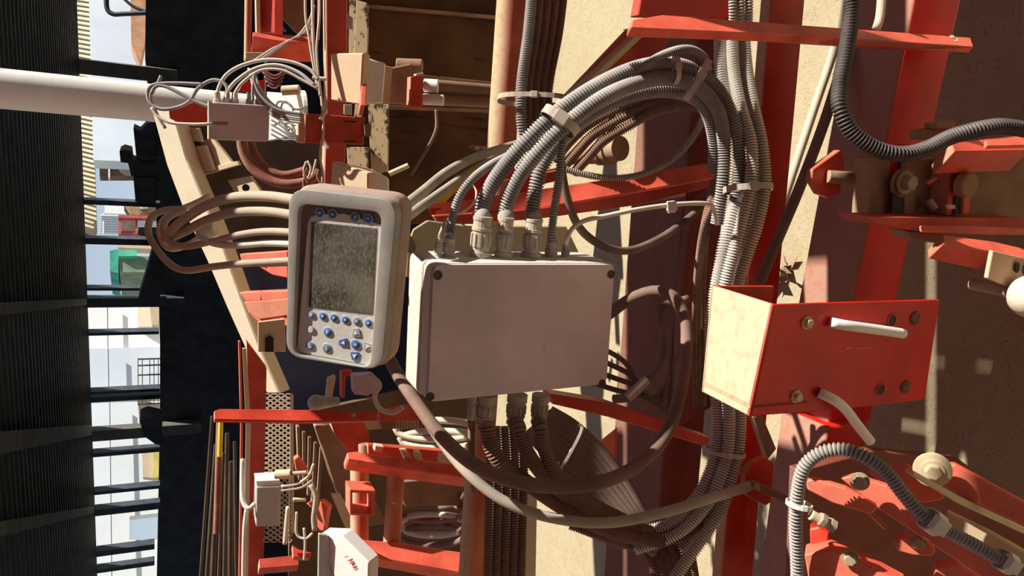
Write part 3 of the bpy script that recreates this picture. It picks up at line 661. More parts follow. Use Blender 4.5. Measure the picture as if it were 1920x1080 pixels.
# right vertical bundle
BU = [
 [(1350, 66, 1.13), (1351, 130, 1.12), (1362, 190, 1.11), (1384, 262, 1.10), (1388, 330, 1.10), (1374, 400, 1.10), (1358, 470, 1.11), (1342, 540, 1.12), (1332, 640, 1.13), (1344, 760, 1.13), (1342, 845, 1.13), (1322, 905, 1.12), (1296, 945, 1.12), (1250, 985, 1.13), (1170, 1005, 1.14)],
 [(1372, 60, 1.12), (1375, 130, 1.11), (1388, 200, 1.09), (1408, 270, 1.08), (1408, 340, 1.08), (1392, 410, 1.085), (1376, 470, 1.09), (1358, 545, 1.10), (1352, 640, 1.12), (1366, 760, 1.12), (1364, 845, 1.12), (1346, 905, 1.11), (1322, 950, 1.11), (1270, 1000, 1.12), (1190, 1030, 1.13)],
 [(1394, 60, 1.13), (1400, 130, 1.12), (1412, 200, 1.10), (1428, 270, 1.09), (1434, 345, 1.09), (1420, 420, 1.09), (1400, 480, 1.10), (1382, 545, 1.11), (1376, 640, 1.13), (1388, 760, 1.13), (1384, 845, 1.13), (1368, 905, 1.12), (1350, 960, 1.12), (1310, 1020, 1.12), (1260, 1090, 1.12)],
 [(1362, 60, 1.16), (1364, 130, 1.15), (1372, 200, 1.14), (1394, 270, 1.13), (1398, 340, 1.13), (1384, 410, 1.13), (1370, 460, 1.14), (1350, 545, 1.15), (1346, 640, 1.16), (1355, 760, 1.16), (1352, 845, 1.16), (1334, 905, 1.15), (1308, 950, 1.15), (1230, 1010, 1.16)],
 [(1384, 60, 1.16), (1390, 130, 1.15), (1402, 200, 1.13), (1418, 270, 1.12), (1420, 340, 1.12), (1406, 410, 1.12), (1388, 470, 1.13), (1370, 545, 1.14), (1364, 640, 1.15), (1377, 760, 1.16), (1374, 845, 1.16), (1356, 905, 1.15), (1336, 960, 1.15), (1280, 1030, 1.15)]]
LB = ['pale dusty conduit on the left edge of the right bundle', 'pale dusty conduit in the middle front of the right bundle', 'pale dusty conduit on the right edge of the right bundle', 'rear left conduit of the right bundle', 'rear right conduit of the right bundle']
for k, p in enumerate(BU): H(p, 24, 'condl', LB[k], 'conduits of the right bundle', wt=1.1)
for k in range(3):
    H([(1372 + k*16, -30, 1.10), (1374 + k*15, 20, 1.11), (1376 + k*13, 62, 1.13)], 17, 'condl', ['left conduit above the top flange', 'middle conduit above the top flange', 'right conduit above the top flange'][k], 'conduits above the top flange')
# upper bundle beside the front pipe
for k in range(5):
    x0, x1 = 999 + k * 15, 978 + k * 13
    H([(x0, -30, 1.26 + k*.012), ((x0*.62 + x1*.38), 60, 1.25 + k*.012), (x1 + 1, 150, 1.24 + k*.012), (x1 - 1, 200, 1.24 + k*.012), (x1 + 4 + k*2, 250 - k*8, 1.25), (x1 + 30, 290 - k*12, 1.28)], 22 if k == 0 else 17, 'cond' if k == 0 else 'condb',
      ['darkest thick conduit strapped along the red pipe', 'second conduit strapped along the red pipe', 'third conduit strapped along the red pipe', 'fourth conduit strapped along the red pipe', 'outermost conduit strapped along the red pipe'][k], 'conduits strapped to the red pipe', corr=.0042)
# lower bundle below the enclosure
for k in range(5):
    x0, x1 = 918 + k * 16, 914 + k * 15.5
    H([(x0 - 4, 800, 1.20 + k*.006), (x0, 880, 1.20 + k*.006), (x0*.5 + x1*.5, 980, 1.20 + k*.006), (x1, 1110, 1.20 + k*.006)], 18, 'condb', ['leftmost brown conduit running down off the bottom edge', 'second brown conduit running down off the bottom edge', 'third brown conduit running down off the bottom edge', 'fourth brown conduit running down off the bottom edge', 'rightmost brown conduit running down off the bottom edge'][k], 'brown conduits off the bottom edge', corr=.0042)
GD = 'conduits below the junction box'
H([GP[-913], (914, 800, 1.0), (918, 830, 1.0), (935, 862, 1.0), (975, 895, 1.02), (1030, 935, 1.04), (1090, 972, 1.06), (1160, 1000, 1.09), (1240, 1015, 1.12)], 31, 'condb', 'brown corrugated conduit from the left lower gland', GD, wt=1.0, seg=12)
H([GP[-970], (972, 800, 1.0), (982, 835, 1.0), (1004, 872, 1.01), (1040, 912, 1.03), (1090, 948, 1.06), (1150, 978, 1.09), (1220, 998, 1.12)], 29, 'condb', 'brown corrugated conduit from the middle lower gland', GD, wt=1.0, seg=12)
H([GP[-1014], (1014, 800, 1.0), (1020, 840, 1.01), (1038, 882, 1.02), (1072, 918, 1.04), (1120, 950, 1.07), (1180, 980, 1.1)], 27, 'condb', 'brown corrugated conduit from the right lower gland', GD, wt=1.0, seg=12)
H([GP[-886], (884, 800, 1.02), (884, 860, 1.06), (890, 920, 1.12)], 14, 'condb', 'slim brown conduit dropping from the lower left gland', GD, corr=.0034, wt=1.0)
# fan of flattened hoses under the box
for k in range(8):
    f = k / 7
    H([(1032 - f*46, 770 + f*40, 1.17 + .002*k), (1078 - f*46, 798 + f*58, 1.17), (1128 - f*50, 846 + f*54, 1.17), (1172 - f*52, 902 + f*46, 1.17), (1206 - f*30, 960 + f*34, 1.17), (1240 - f*14, 1010 + f*26, 1.18)], 20, 'cableb',
      'brown dust-caked hose, number %s from the outside of the fan below the box' % ['one', 'two', 'three', 'four', 'five', 'six', 'seven', 'eight'][k], 'fan of brown hoses below the box', corr=0, name='hose', cat='hose')
for k in range(6):
    H([(1150 + k*26, 985 - k*4, 1.19), (1180 + k*22, 1010, 1.19), (1215 + k*16, 1040, 1.19), (1235 + k*14, 1100, 1.2)], 19, 'condb', ['first', 'second', 'third', 'fourth', 'fifth', 'sixth'][k] + ' brown conduit, from the left, below the swept bundle', 'brown conduits at the bottom right of the fan', corr=.0042)
for k in range(4):
    H([(1068 + k*18, 985 + k*6, 1.16), (1140 + k*10, 1006 + k*5, 1.15), (1210, 1004 + k*6, 1.14), (1280, 980 + k*9, 1.14), (1326 - k*2, 940 + k*14, 1.14)], 18, 'condb', ['top', 'second', 'third', 'lowest'][k] + ' red-brown conduit sweeping right below the large loops', 'red-brown sweeping conduits', corr=.0042)
# two big loose loops
H([(716, 640, 1.10), (742, 696, 1.06), (780, 754, 1.01), (826, 815, .97), (884, 868, .95), (950, 898, .94), (1032, 912, .94), (1118, 906, .95), (1190, 876, .97), (1244, 822, 1.0), (1272, 752, 1.03), (1286, 670, 1.07), (1284, 600, 1.10), (1262, 556, 1.12), (1225, 546, 1.13), (1180, 562, 1.14), (1140, 590, 1.14)], 26, 'cableb', 'thick dusty grey cable looping under the junction box and up its right side', corr=0, name='cable', cat='cable', wt=.97, seg=14)
H([(776, 748, 1.08), (826, 826, 1.06), (880, 890, 1.03), (950, 942, 1.02), (1040, 972, 1.02), (1140, 980, 1.02), (1240, 962, 1.04), (1320, 938, 1.06), (1396, 914, 1.10), (1410, 908, 1.13)], 20, 'cable', 'pale brown cable swinging low under the box to the red hexagonal bracket', corr=0, name='cable', cat='cable', wt=1.03, seg=14)
H([(1290, 560, 1.3), (1240, 580, 1.28), (1246, 640, 1.26), (1238, 690, 1.24), (1212, 716, 1.22), (1180, 744, 1.21), (1150, 748, 1.22)], 16, 'cableb', 'brown sensor lead with a silver plug behind the box', corr=0, name='cable', cat='cable')
H([(1212, 712, 1.20), (1196, 728, 1.195), (1178, 745, 1.19)], 20, 'steel', 'silver plug on the brown lead right of the box', corr=0, name='plug', cat='plug')
for k in range(4):
    H([(1095, 640 + k*24, 1.22), (1150, 664 + k*22, 1.24), (1180 + k*8, 690 + k*18, 1.24), (1200 + k*18, 740 + k*8, 1.25), (1236 + k*10, 760 - k*30, 1.26)], 10, 'cableb', ['upper', 'second', 'third', 'lower'][k] + ' dark thin wire tangled right of the box', 'dark wires right of the box', corr=0, name='wire', cat='wire')
# cables from the terminal to the pipe
H([(752, 392, .88), (790, 362, .95), (840, 322, 1.05), (900, 292, 1.15), (965, 272, 1.22), (1000, 262, 1.26)], 19, 'cable', 'upper pale cable from the terminal to the red pipe', 'cables between terminal and pipe', corr=0, name='cable', cat='cable', wt=1.05)
H([(756, 412, .90), (800, 380, .98), (850, 345, 1.07), (905, 310, 1.17), (960, 288, 1.24)], 17, 'cable', 'lower pale cable from the terminal to the red pipe', 'cables between terminal and pipe', corr=0, name='cable', cat='cable', wt=1.05)
H([(742, 430, .9), (762, 450, .97), (770, 470, 1.02), (764, 500, 1.05)], 22, 'cableb', 'short dark cable between terminal and box', corr=0, name='cable', cat='cable')
# red and yellow hoses behind the glands
H([(862, 395, 1.12), (884, 362, 1.12), (918, 330, 1.12), (960, 318, 1.13)], 34, 'redc', 'bright red hose behind the large conduits', corr=0, name='hose', cat='hose')
H([(930, 398, 1.14), (960, 372, 1.14), (990, 345, 1.14), (1010, 318, 1.15)], 30, 'redc', 'second bright red hose right of the large conduits', corr=0, name='hose', cat='hose')
H([(812, 392, 1.12), (836, 360, 1.12), (872, 335, 1.12), (908, 322, 1.13)], 24, 'yellow', 'yellow hose lying behind the small conduits', corr=0, name='hose', cat='hose')
# right-hand black hose and the poles behind it
H([(1600, -30, .98), (1596, 30, .98), (1586, 100, .97), (1575, 160, .96), (1576, 205, .95), (1598, 248, .95), (1640, 278, .95), (1690, 289, .95), (1735, 280, .96), (1785, 256, .97), (1840, 241, .97), (1885, 237, .98), (1945, 248, 1.0)], 31, 'condk', 'black corrugated hose hanging in a wide curve at the upper right', corr=.0046, name='hose', cat='hose', wt=.96, seg=12)
H([(1594, -30, 1.90), (1568, 80, 1.91), (1528, 200, 1.92), (1488, 320, 1.93), (1456, 420, 1.95), (1424, 520, 1.97)], 16, 'cablew', 'pale straight cable slanting down beside the black hose', corr=0, name='cable', cat='cable')
H([(1612, -30, 1.34), (1590, 80, 1.34), (1552, 210, 1.33), (1504, 340, 1.32), (1462, 440, 1.31), (1424, 530, 1.31)], 20, 'cableb', 'dark straight cable slanting behind the pale one', corr=0, name='cable', cat='cable')
H([(1655, -30, 1.15), (1650, 30, 1.15), (1643, 54, 1.15)], 16, 'cablew', 'short pale cable above the top flange', corr=0, name='cable', cat='cable')
H([(1496, 1110, 0.890), (1494, 1040, 0.880), (1492, 980, 0.870), (1496, 920, 0.860), (1508, 876, 0.850), (1538, 850, 0.840), (1580, 843, 0.830), (1624, 858, 0.820), (1664, 888, 0.820), (1694, 926, 0.820), (1724, 960, 0.820), (1770, 992, 0.820), (1830, 1024, 0.820), (1890, 1058, 0.820), (1950, 1090, 0.820)], 27, 'cond', 'grey corrugated hose arching over the red links at the lower right', corr=.0044, name='hose', cat='hose', wt=.83, seg=12)
# ---------------------------------------------------------------- cable ties
tie(((1050, 228), (30, 22), .022), .93, .012, M['tie'], 'grey cable tie around the arching conduits')
tie(((1308, 150), (-20, 34), .02), 1.0, .008, M['tie'], 'grey cable tie where the arches meet the right bundle')
tie(((1266, 132), (2, 22), .02), .985, .006, M['tie'], 'narrow cable tie near the crown of the arch')
tie(((1000, 187), (66, 2), .035), 1.25, .008, M['cream' if 0 else 'tie'], 'flat strap holding conduits to the red pipe')
tie(((1402, 354), (42, -2), .03), 1.085, .009, M['tie'], 'cable tie around the right bundle above the bracket')
tie(((1358, 847), (34, 4), .03), 1.12, .006, M['tie'], 'cable tie around the right bundle below the bracket')
tie(((1498, 946), (19, 2), .016), .865, .005, M['tiew'], 'white cable tie on the rising part of the lower hose')
tie(((1748, 978), (12, -16), .014), .815, .012, M['tiew'], 'white clip band on the lower hose')
tie(((1884, 1052), (10, -15), .014), .815, .010, M['tiew'], 'white clip band near the lower right corner')
tie(((1258, 388), (1, 9), .008), 1.01, .009, M['tiew'], 'white tie on the thin pale cable')
tie(((1068, 838), (-22, 40), .03), 1.14, .004, M['tie'], 'thin tie across the brown hose fan')
# ---------------------------------------------------------------- clamp assembly at the right
def PL(name, pts, t, mat, parent, thick=.008, n=None, bev=.001, **kw):
    cx = sum(p[0] for p in pts) / len(pts); cy = sum(p[1] for p in pts) / len(pts)
    return plate(name, pts, at(cx, cy, t), n or EN, thick, M[mat] if isinstance(mat, str) else mat, parent, bev=bev, **kw)
def CY(name, a, b, w, mat, parent, t, n=16, tb=None, label=None, cat=None, group=None):
    A, B = at(a[0], a[1], t), at(b[0], b[1], tb or t); r = w / 2 * t / FPX
    return link_mesh(name, *lathe(A, B - A, [(0, r * .9), (r * .1, r), ((B - A).length - r * .1, r), ((B - A).length, r * .9)], n), M[mat] if isinstance(mat, str) else mat, parent, smooth='auto', label=label, cat=cat, group=group)
UPN = (EZ * .75 + EN * .65).normalized()                      # faces looking up and out
LN = (E1 * .8 + EN * .6).normalized()                         # faces looking along the beams and out
ca = thing('clamp_assembly', 'red clamp assembly with slotted rails, big bolts and a hinge pin at the right', 'clamp', at(1800, 420, 1.1))
PL('hinge_plate', [(1524, 318), (1576, 281), (1584, 296), (1576, 360), (1556, 372), (1536, 364), (1522, 340)], 1.10, 'red', ca, .012)
CY('hinge_pin', (1552, 331), (1642, 337), 24, 'brown', ca, 1.09)
PL('end_plate', [(1634, 296), (1670, 298), (1664, 410), (1628, 406)], 1.07, 'brown', ca, .03)
PL('slotted_rail', [(1668, 276), (1706, 270), (1696, 412), (1662, 410)], 1.085, 'redc', ca, .012)
for q in ([(1678, 288), (1697, 286), (1695, 318), (1677, 320)], [(1673, 368), (1694, 366), (1692, 406), (1672, 408)]): PL('slot', q, 1.078, 'black', ca, .002, bev=0)
PL('side_rail', [(1784, 292), (1796, 288), (1790, 402), (1776, 404)], 1.07, 'red', ca, .03); PL('side_rail', [(1812, 288), (1824, 286), (1818, 400), (1806, 402)], 1.07, 'red', ca, .03)
PL('slot', [(1797, 290), (1812, 288), (1808, 318), (1795, 320)], 1.08, 'black', ca, .002, bev=0); PL('slot', [(1792, 370), (1808, 368), (1806, 402), (1790, 404)], 1.08, 'black', ca, .002, bev=0)
PL('cross_plate', [(1700, 300), (1930, 292), (1930, 410), (1695, 410)], 1.13, 'brown', ca, .01)
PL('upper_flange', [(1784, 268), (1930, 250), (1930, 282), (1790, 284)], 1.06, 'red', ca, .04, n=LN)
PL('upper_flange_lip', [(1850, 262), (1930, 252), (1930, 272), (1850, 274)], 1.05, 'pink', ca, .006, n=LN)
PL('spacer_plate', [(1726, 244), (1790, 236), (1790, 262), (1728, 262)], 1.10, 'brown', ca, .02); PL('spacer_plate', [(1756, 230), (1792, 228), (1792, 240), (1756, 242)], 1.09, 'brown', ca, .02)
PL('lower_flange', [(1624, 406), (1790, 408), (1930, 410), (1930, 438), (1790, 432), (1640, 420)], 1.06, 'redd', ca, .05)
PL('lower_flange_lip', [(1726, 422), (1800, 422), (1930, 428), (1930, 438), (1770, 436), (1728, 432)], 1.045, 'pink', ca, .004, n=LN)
PL('under_block', [(1696, 432), (1772, 440), (1768, 458), (1712, 450)], 1.08, 'brown', ca, .03)
def BT(x, y, t, rpx, mat, parent, n=None): return bolt(at(x, y, t), n or EN, rpx * t / FPX, M[mat], parent)
lk = link_mesh('big_washer', *lathe(at(1688, 343, 1.075), EN, [(0, .021), (.006, .021), (.008, .018)], 24), M['brown'], ca, smooth='auto'); BT(1696, 342, 1.06, 15, 'steel', ca)
link_mesh('big_washer', *lathe(at(1803, 346, 1.065), EN, [(0, .018), (.012, .018), (.014, .016)], 24), M['brown'], ca, smooth='auto')
CY('wing_nut', (1738, 344), (1754, 333), 9, 'red', ca, 1.05); CY('small_bolt', (1740, 375), (1752, 392), 16, 'steel', ca, 1.08)
arm = thing('perforated_bracket', 'dusty pink perforated end plate on a sun-lit red flange', 'bracket', at(1890, 500, 1.0))
PL('flange_strip', [(1768, 440), (1860, 452), (1930, 468), (1930, 494), (1866, 478), (1770, 456)], 1.02, 'pink', arm, .03, n=LN)
pe = PL('end_plate', [(1862, 470), (1930, 486), (1930, 560), (1895, 540), (1852, 522)], 1.0, 'tan', arm, .006)
for k in range(4): 
    x, y = 1879 + k * 14.5, 489 + k * 3; PL('slot', [(x - 3, y), (x + 1, y - 4), (x + 4, y), (x + 3, y + 13), (x - 1, y + 17), (x - 4, y + 13)], .9965, 'black', pe, .002, bev=0)
PL('washer_block', [(1776, 384), (1792, 384), (1792, 392), (1778, 392)], 1.03, 'tan', ca, .004)
kn = thing('ball_knob', 'cream ball knob cut off by the right edge of the picture', 'knob', at(1930, 590, .97))
P0 = at(1934, 556, .98); R0 = 40 * .98 / FPX
link_mesh('ball', *lathe(P0 - EN * R0, EN, [(R0 * (1 - math.cos(a)), R0 * math.sin(a) + .0002) for a in np.linspace(0, math.pi, 16)], 24), dusty('cream_knob', (.74, .66, .52), .1, .2, .4, 20, .06), kn, smooth=True)
link_mesh('stem', *lathe(P0 - EN * R0 * .8, -EN, [(0, .008), (.06, .008)], 12), M['steel'], kn)
# red hexagonal bracket at the lower end and things on it
hb = thing('hinge_bracket', 'red hexagonal hinge plate where the pale brown cable ends', 'bracket', at(1440, 930, 1.2))
PL('hex_plate', [(1396, 888), (1410, 870), (1436, 858), (1452, 870), (1446, 942), (1436, 948), (1400, 930)], 1.13, 'red', hb, .012); PL('pin_strip', [(1424, 908), (1484, 934), (1484, 948), (1424, 922)], 1.11, 'brown', hb, .02)
PL('stay', [(1412, 782), (1430, 780), (1456, 842), (1440, 862)], 1.22, 'brown', hb, .012)
# lower right linkage
lg = thing('linkage', 'bright red linkage of overlapping steel arms at the lower right', 'linkage', at(1700, 1000, 1.1))
PL('back_plate', [(1500, 884), (1640, 846), (1800, 862), (1930, 960), (1930, 1120), (1490, 1120)], 1.14, 'hollow', lg, .02)
def ARM(name, pts, t, mat, th=.012): return PL(name, pts, t, mat, lg, th, UPN, .002)
ARM('link_arm', [(1712, 880), (1726, 868), (1792, 872), (1930, 948), (1930, 992), (1800, 930)], 0.890, 'pink')
PL('link_edge', [(1712, 882), (1800, 931), (1930, 993), (1930, 1006), (1800, 946), (1712, 892)], 0.885, 'cream', lg, .01)
ARM('link_arm', [(1574, 897), (1600, 892), (1664, 912), (1740, 968), (1860, 1050), (1930, 1096), (1880, 1110), (1760, 1030), (1640, 950)], 0.860, 'pink')
ARM('link_arm', [(1510, 902), (1524, 898), (1586, 916), (1646, 952), (1634, 966), (1560, 944), (1514, 920)], 0.880, 'pink')
ARM('rear_link', [(1628, 884), (1700, 872), (1772, 922), (1768, 938), (1730, 944), (1660, 916)], 0.940, 'pink')
ARM('rear_link', [(1776, 960), (1860, 1000), (1930, 1040), (1930, 1066), (1850, 1030), (1780, 990)], 0.930, 'cream')
ARM('foot_arm', [(1508, 1040), (1556, 1030), (1620, 1056), (1700, 1100), (1520, 1110)], 0.880, 'pink', .03)
ARM('foot_pad', [(1676, 1016), (1694, 1006), (1738, 1014), (1756, 1032), (1748, 1044), (1712, 1042), (1682, 1034)], 0.920, 'pink', .02)
ARM('corner_plate', [(1756, 1064), (1800, 1058), (1860, 1100), (1750, 1110)], 0.910, 'pink', .02)
ARM('hinge_block', [(1518, 992), (1536, 988), (1556, 998), (1550, 1034), (1520, 1032)], 0.910, 'redc', .02)
b_ = at(1748, 880, 0.885); link_mesh('big_washer', *lathe(b_, UPN, [(0, .021), (.003, .021), (.004, .018)], 22), M['cream'], lg, smooth='auto'); bolt(b_ + UPN * .004, UPN, .009, M['cream'], lg)
BT(1612, 902, 0.860, 12, 'steel', lg, UPN); BT(1722, 1016, 0.910, 10, 'steel', lg, UPN); BT(1594, 1046, 0.870, 11, 'steel', lg, UPN)
CY('threaded_bolt', (1520, 965), (1556, 985), 20, 'cream', lg, 0.850); CY('bolt_nut', (1536, 972), (1546, 978), 28, 'steel', lg, 0.848, 6); CY('bolt_nut', (1552, 980), (1564, 988), 26, 'steel', lg, 0.850, 6)
CY('pin', (1620, 950), (1660, 990), 10, 'redd', lg, 0.960)
# motor cylinder under the arch
mo = thing('motor', 'brown dusty motor cylinder with a ribbed cap below the arch', 'motor', at(1110, 300, 1.2))
A, B = at(1062, 284, 1.26), at(1168, 278, 1.15); L = (B - A).length; r = 27 * 1.17 / FPX
link_mesh('housing', *lathe(A, B - A, [(0, r), (L * .62, r)], 24), M['brown'], mo, smooth='auto')
link_mesh('end_cap', *lathe(A + (B - A) * .62, B - A, [(0, r * 1.12), (L * .1, r * 1.12), (L * .11, r * 1.0), (L * .2, r * 1.05), (L * .21, r * .9), (L * .34, r * .85), (L * .36, r * .4)], 24), M['brown'], mo, smooth='auto')
# spider-web dust strands, a dead leaf clump on the floor
lf = thing('leaf_clump', 'dark crumpled leaf clump on the lit floor beside the bundle', 'debris', onz(1478, 505, 0))
rnd = random.Random(3)
for k in range(16):
    c = onz(1470 + rnd.uniform(-26, 30), 508 + rnd.uniform(-22, 20), 0) + EZ * rnd.uniform(.01, .05)
    a = Vector((rnd.uniform(-1, 1), rnd.uniform(-1, 1), rnd.uniform(-.6, .6))).normalized(); b = a.cross(Vector((rnd.uniform(-1, 1), rnd.uniform(-1, 1), 1))).normalized(); s = rnd.uniform(.015, .035)
    link_mesh('leaf', *prism([c - a * s, c + b * s * .5, c + a * s, c - b * s * .4], a.cross(b) * .0015), M['brown'], lf)
# ================================================================ left side machinery
# white column
P0 = at(0, 166, 2.30); topP = P0 + EZ * .9
d = EZ
def z_at_px(P, px):
    for s in np.linspace(0, 2.4, 1200):
        q = P - EZ * s; rel = q - CAM; tt = rel.dot(FW)
        if 960 - rel.dot(UP) / tt * FPX >= px: return q
    return P - EZ * 2.4
botP = z_at_px(P0, 560)
col = thing('column', 'thick white painted column at the upper left', 'column', botP)
link_mesh('shaft', *lathe(botP, topP - botP, [(0, .062), ((topP - botP).length, .062)], 36), M['white'], col, smooth='auto')
link_mesh('foot_flange', *lathe(botP - EZ * .015, EZ, [(0, .095), (.014, .095)], 28), M['white'], col)
PL('foot_plate', [(500, 172), (556, 176), (562, 204), (560, 252), (500, 264)], 2.2, 'white', col, .02, UPN)
# cream arm and dark backing
arm2 = thing('support_arm', 'long cream steel arm slanting down from the white column', 'arm', at(500, 730, 2.2))
PL('arm_bar', [(283, 204), (322, 204), (350, 300), (384, 380), (420, 470), (452, 560), (486, 650), (524, 738), (500, 738), (462, 660), (424, 575), (388, 490), (346, 400), (312, 310)], 2.20, dusty('cream_white_steel', (.74, .66, .50), .15, .3, .6, 10, .1), arm2, .05, UPN, .004)
PL('arm_foot', [(590, 800), (628, 790), (668, 870), (726, 982), (660, 994), (622, 900)], 2.15, 'brown', arm2, .05, bev=.004)
PL('arm_foot_edge', [(622, 930), (640, 930), (672, 992), (650, 996)], 2.12, 'cream', arm2, .02)
bk = thing('back_plate', 'dark steel back plate with cream clamps behind the small box', 'back plate', at(430, 330, 2.3))
PL('sheet', [(322, 220), (470, 215), (620, 250), (620, 520), (470, 520), (420, 420), (360, 320)], 2.35, 'dark', bk, .02)
for q in ([(336, 236), (370, 240), (378, 266), (344, 262)], [(354, 276), (384, 272), (400, 318), (372, 322)], [(372, 264), (398, 258), (436, 306), (404, 318)], [(358, 322), (444, 302), (448, 309), (362, 334)], [(426, 338), (468, 330), (492, 364), (446, 372)]):
    PL('clamp_strip', q, 2.24, 'cream', bk, .012, UPN)
link_mesh('clamp_hole', *lathe(at(461, 352, 2.20), EN, [(0, .011), (.001, .011)], 14), M['black'], bk)
nv = PL('navy_panel', [(436, 496), (540, 496), (545, 600), (690, 660), (690, 780), (570, 812), (508, 740), (460, 610)], 2.42, 'navy', None, .02, label='dark navy blue sheet panel behind the terminal', cat='panel')
# red brackets left of the terminal
rk = thing('red_clamp', 'pair of chunky sun-lit red clamps left of the terminal', 'clamp', at(500, 600, 1.9))
for q, m in (([(448, 476), (540, 470), (540, 492), (452, 496)], 'pink'), ([(470, 492), (540, 488), (540, 522), (510, 516)], 'pink'), ([(446, 548), (540, 544), (540, 562), (462, 566)], 'pink'), ([(456, 566), (540, 560), (540, 592), (486, 600), (464, 584)], 'red'), ([(462, 584), (510, 574), (540, 600), (540, 612), (486, 606)], 'pink')):
    PL('clamp_block', q, 1.92, m, rk, .03, bev=.003, n=UPN)
for x, y in ((500, 484), (500, 556)): link_mesh('stem', *barm(at(x, y, 1.93), at(x, y, 2.40), .03, .03), M['redd'], rk)
sb = PL('slotted_bracket', [(484, 604), (534, 598), (536, 660), (484, 660)], 1.88, 'cream', None, .006, label='cream slotted bracket under the red clamps', cat='bracket')
PL('slot', [(497, 660), (497, 634), (505, 628), (513, 634), (513, 660)], 1.873, 'black', sb, .002, bev=0)
# small junction box
sj = thing('small_junction_box', 'small grey junction box below the white column', 'junction box', at(450, 266, 1.75))
fq = [(396, 191), (506, 198), (504, 266), (395, 262)]
P_S = at(450, 230, 1.70)
link_mesh('body', *prism(rrect([onp(x, y, P_S, EN) for x, y in fq], 3, .008), -EN * .07), M['boxlid'], sj, bev=.002, smooth='auto')
link_mesh('edge_strip', *prism([onp(x, y, P_S, EN) + EN * .001 for x, y in ((391, 190), (397, 191), (396, 262), (391, 261))], -EN * .06), M['box'], sj)
for k, x in enumerate((407, 425, 440, 468, 486)):
    p = onp(x, 193, P_S - EN * .03, EN); link_mesh('cable_gland', *lathe(p - E1 * .004, E1, [(0, .009), (.012, .009), (.013, .007), (.028, .0065)], 12), M['gland'], sj, smooth='auto')
CW = 'cables of the small junction box'
def Wr(pts, w, mat, label, t=1.7, group=CW, name='cable', cat='cable'): return hose(name, [(x, y, t if len(q) == 0 else q[0]) for x, y, *q in pts], w, M[mat], label, cat, group, 0, seg=8)
Wr([(407, 186), (410, 165), (425, 140), (455, 122), (500, 112), (545, 116), (580, 130), (598, 150)], 7, 'condl', 'grey cable arching highest over the small box')
Wr([(425, 186), (428, 170), (445, 150), (480, 128), (520, 122), (560, 136), (590, 160)], 7, 'condl', 'second grey cable arching over the small box')
Wr([(440, 186), (442, 172), (458, 152), (490, 132), (530, 132), (570, 152), (596, 166)], 6, 'condl', 'third grey cable arching over the small box')
Wr([(426, 186), (424, 160), (400, 150), (372, 165), (355, 190), (330, 202), (300, 204), (280, 190), (278, 168), (292, 158), (330, 156), (380, 158)], 7, 'cond', 'grey cable looping left over the white column')
Wr([(284, 176), (292, 162), (310, 162), (340, 176), (366, 190), (392, 200)], 7, 'cond', 'grey cable crossing the column down to the small box')
Wr([(302, 142), (296, 156), (286, 168), (282, 186), (290, 204), (300, 225), (310, 240)], 6, 'cond', 'grey cable with a cut end hanging off the column')
Wr([(284, 202), (296, 218), (320, 230), (360, 233), (402, 232)], 6, 'cablew', 'pale cable running in front of the small box to a plug', 1.66)
CY('plug', (400, 232), (430, 233), 9, 'steel', None, 1.64, 12, label='small steel plug in front of the small box', cat='plug')
Wr([(474, 190), (474, 165), (478, 140), (520, 205), (545, 216), (570, 218)][0:3] + [(476, 150), (490, 180), (520, 205), (566, 214)], 6, 'cond', 'dark cable dropping right of the small box')
for k in range(5):
    Wr([(478 - k*3, 140 - k*3), (490 - k*2, 170 + k*3), (512, 196 + k*5), (540, 210 + k*4), (565, 214 + k*4)], 5, 'cond' if k % 2 else 'condl', ['first', 'second', 'third', 'fourth', 'fifth'][k] + ' thin wire, from the top, fanning out to the red bracket', 1.72, 'thin wires fanning to the red bracket', 'wire', 'wire')
for k in range(5):
    Wr([(508, 215 + k*9), (530, 230 + k*8), (545, 250 + k*3), (560, 236 + k*7)], 4, 'cond', ['first', 'second', 'third', 'fourth', 'fifth'][k] + ' dark wire in the tangle right of the small box', 1.85, 'dark wire tangle', 'wire', 'wire')
for k in range(5):
    Wr([(490 + k*3, 128 + k*8), (515, 142 + k*6), (538 - k*3, 130 + k*7)], 4, 'wire', ['topmost', 'second', 'third', 'fourth', 'lowest'][k] + ' rust red wire loop above the small box', 1.82, 'rust red wire coil', 'wire', 'wire')
for k in range(6):
    Wr([(470 + k*6, 118 - k*2), (510 + k*8, 92 - k*4), (555 + k*5, 70 - k*3), (580 + k*2, 40 - k*6)], 4, ['condl', 'wire', 'cond'][k % 3], ['first', 'second', 'third', 'fourth', 'fifth', 'sixth'][k] + ' thin wire, from the left, rising to the top red tube', 1.8, 'thin wires rising to the top', 'wire', 'wire')
for k, m in enumerate(('cablew', 'cablew', 'condl')):
    Wr([(572 + k*14, -20), (573 + k*13, 30), (578 + k*9, 62), (584 + k*5, 100), (594 + k*3, 160 + k*10)], 5, m, ['left', 'middle', 'right'][k] + ' pale cable hanging down the top red tube', 1.75, 'pale cables down the top tube')
Wr([(598, 150), (604, 200), (606, 250), (600, 290), (606, 330), (604, 356)], 5, 'cablew', 'pale wire running down beside the red beam', 1.76)
hose('hose', [(452, 240, 1.9), (456, 285, 1.9), (480, 322, 1.9), (525, 344, 1.9), (575, 340, 1.9), (600, 322, 1.9)], 18, M['wire'], 'dark red hose curving under the small box', 'hose', 'dark red hoses under the small box')
hose('hose', [(470, 240, 1.92), (474, 280, 1.92), (496, 312, 1.92), (532, 328, 1.92), (576, 318, 1.92)], 15, M['wire'], 'inner dark red hose curving under the small box', 'hose', 'dark red hoses under the small box')
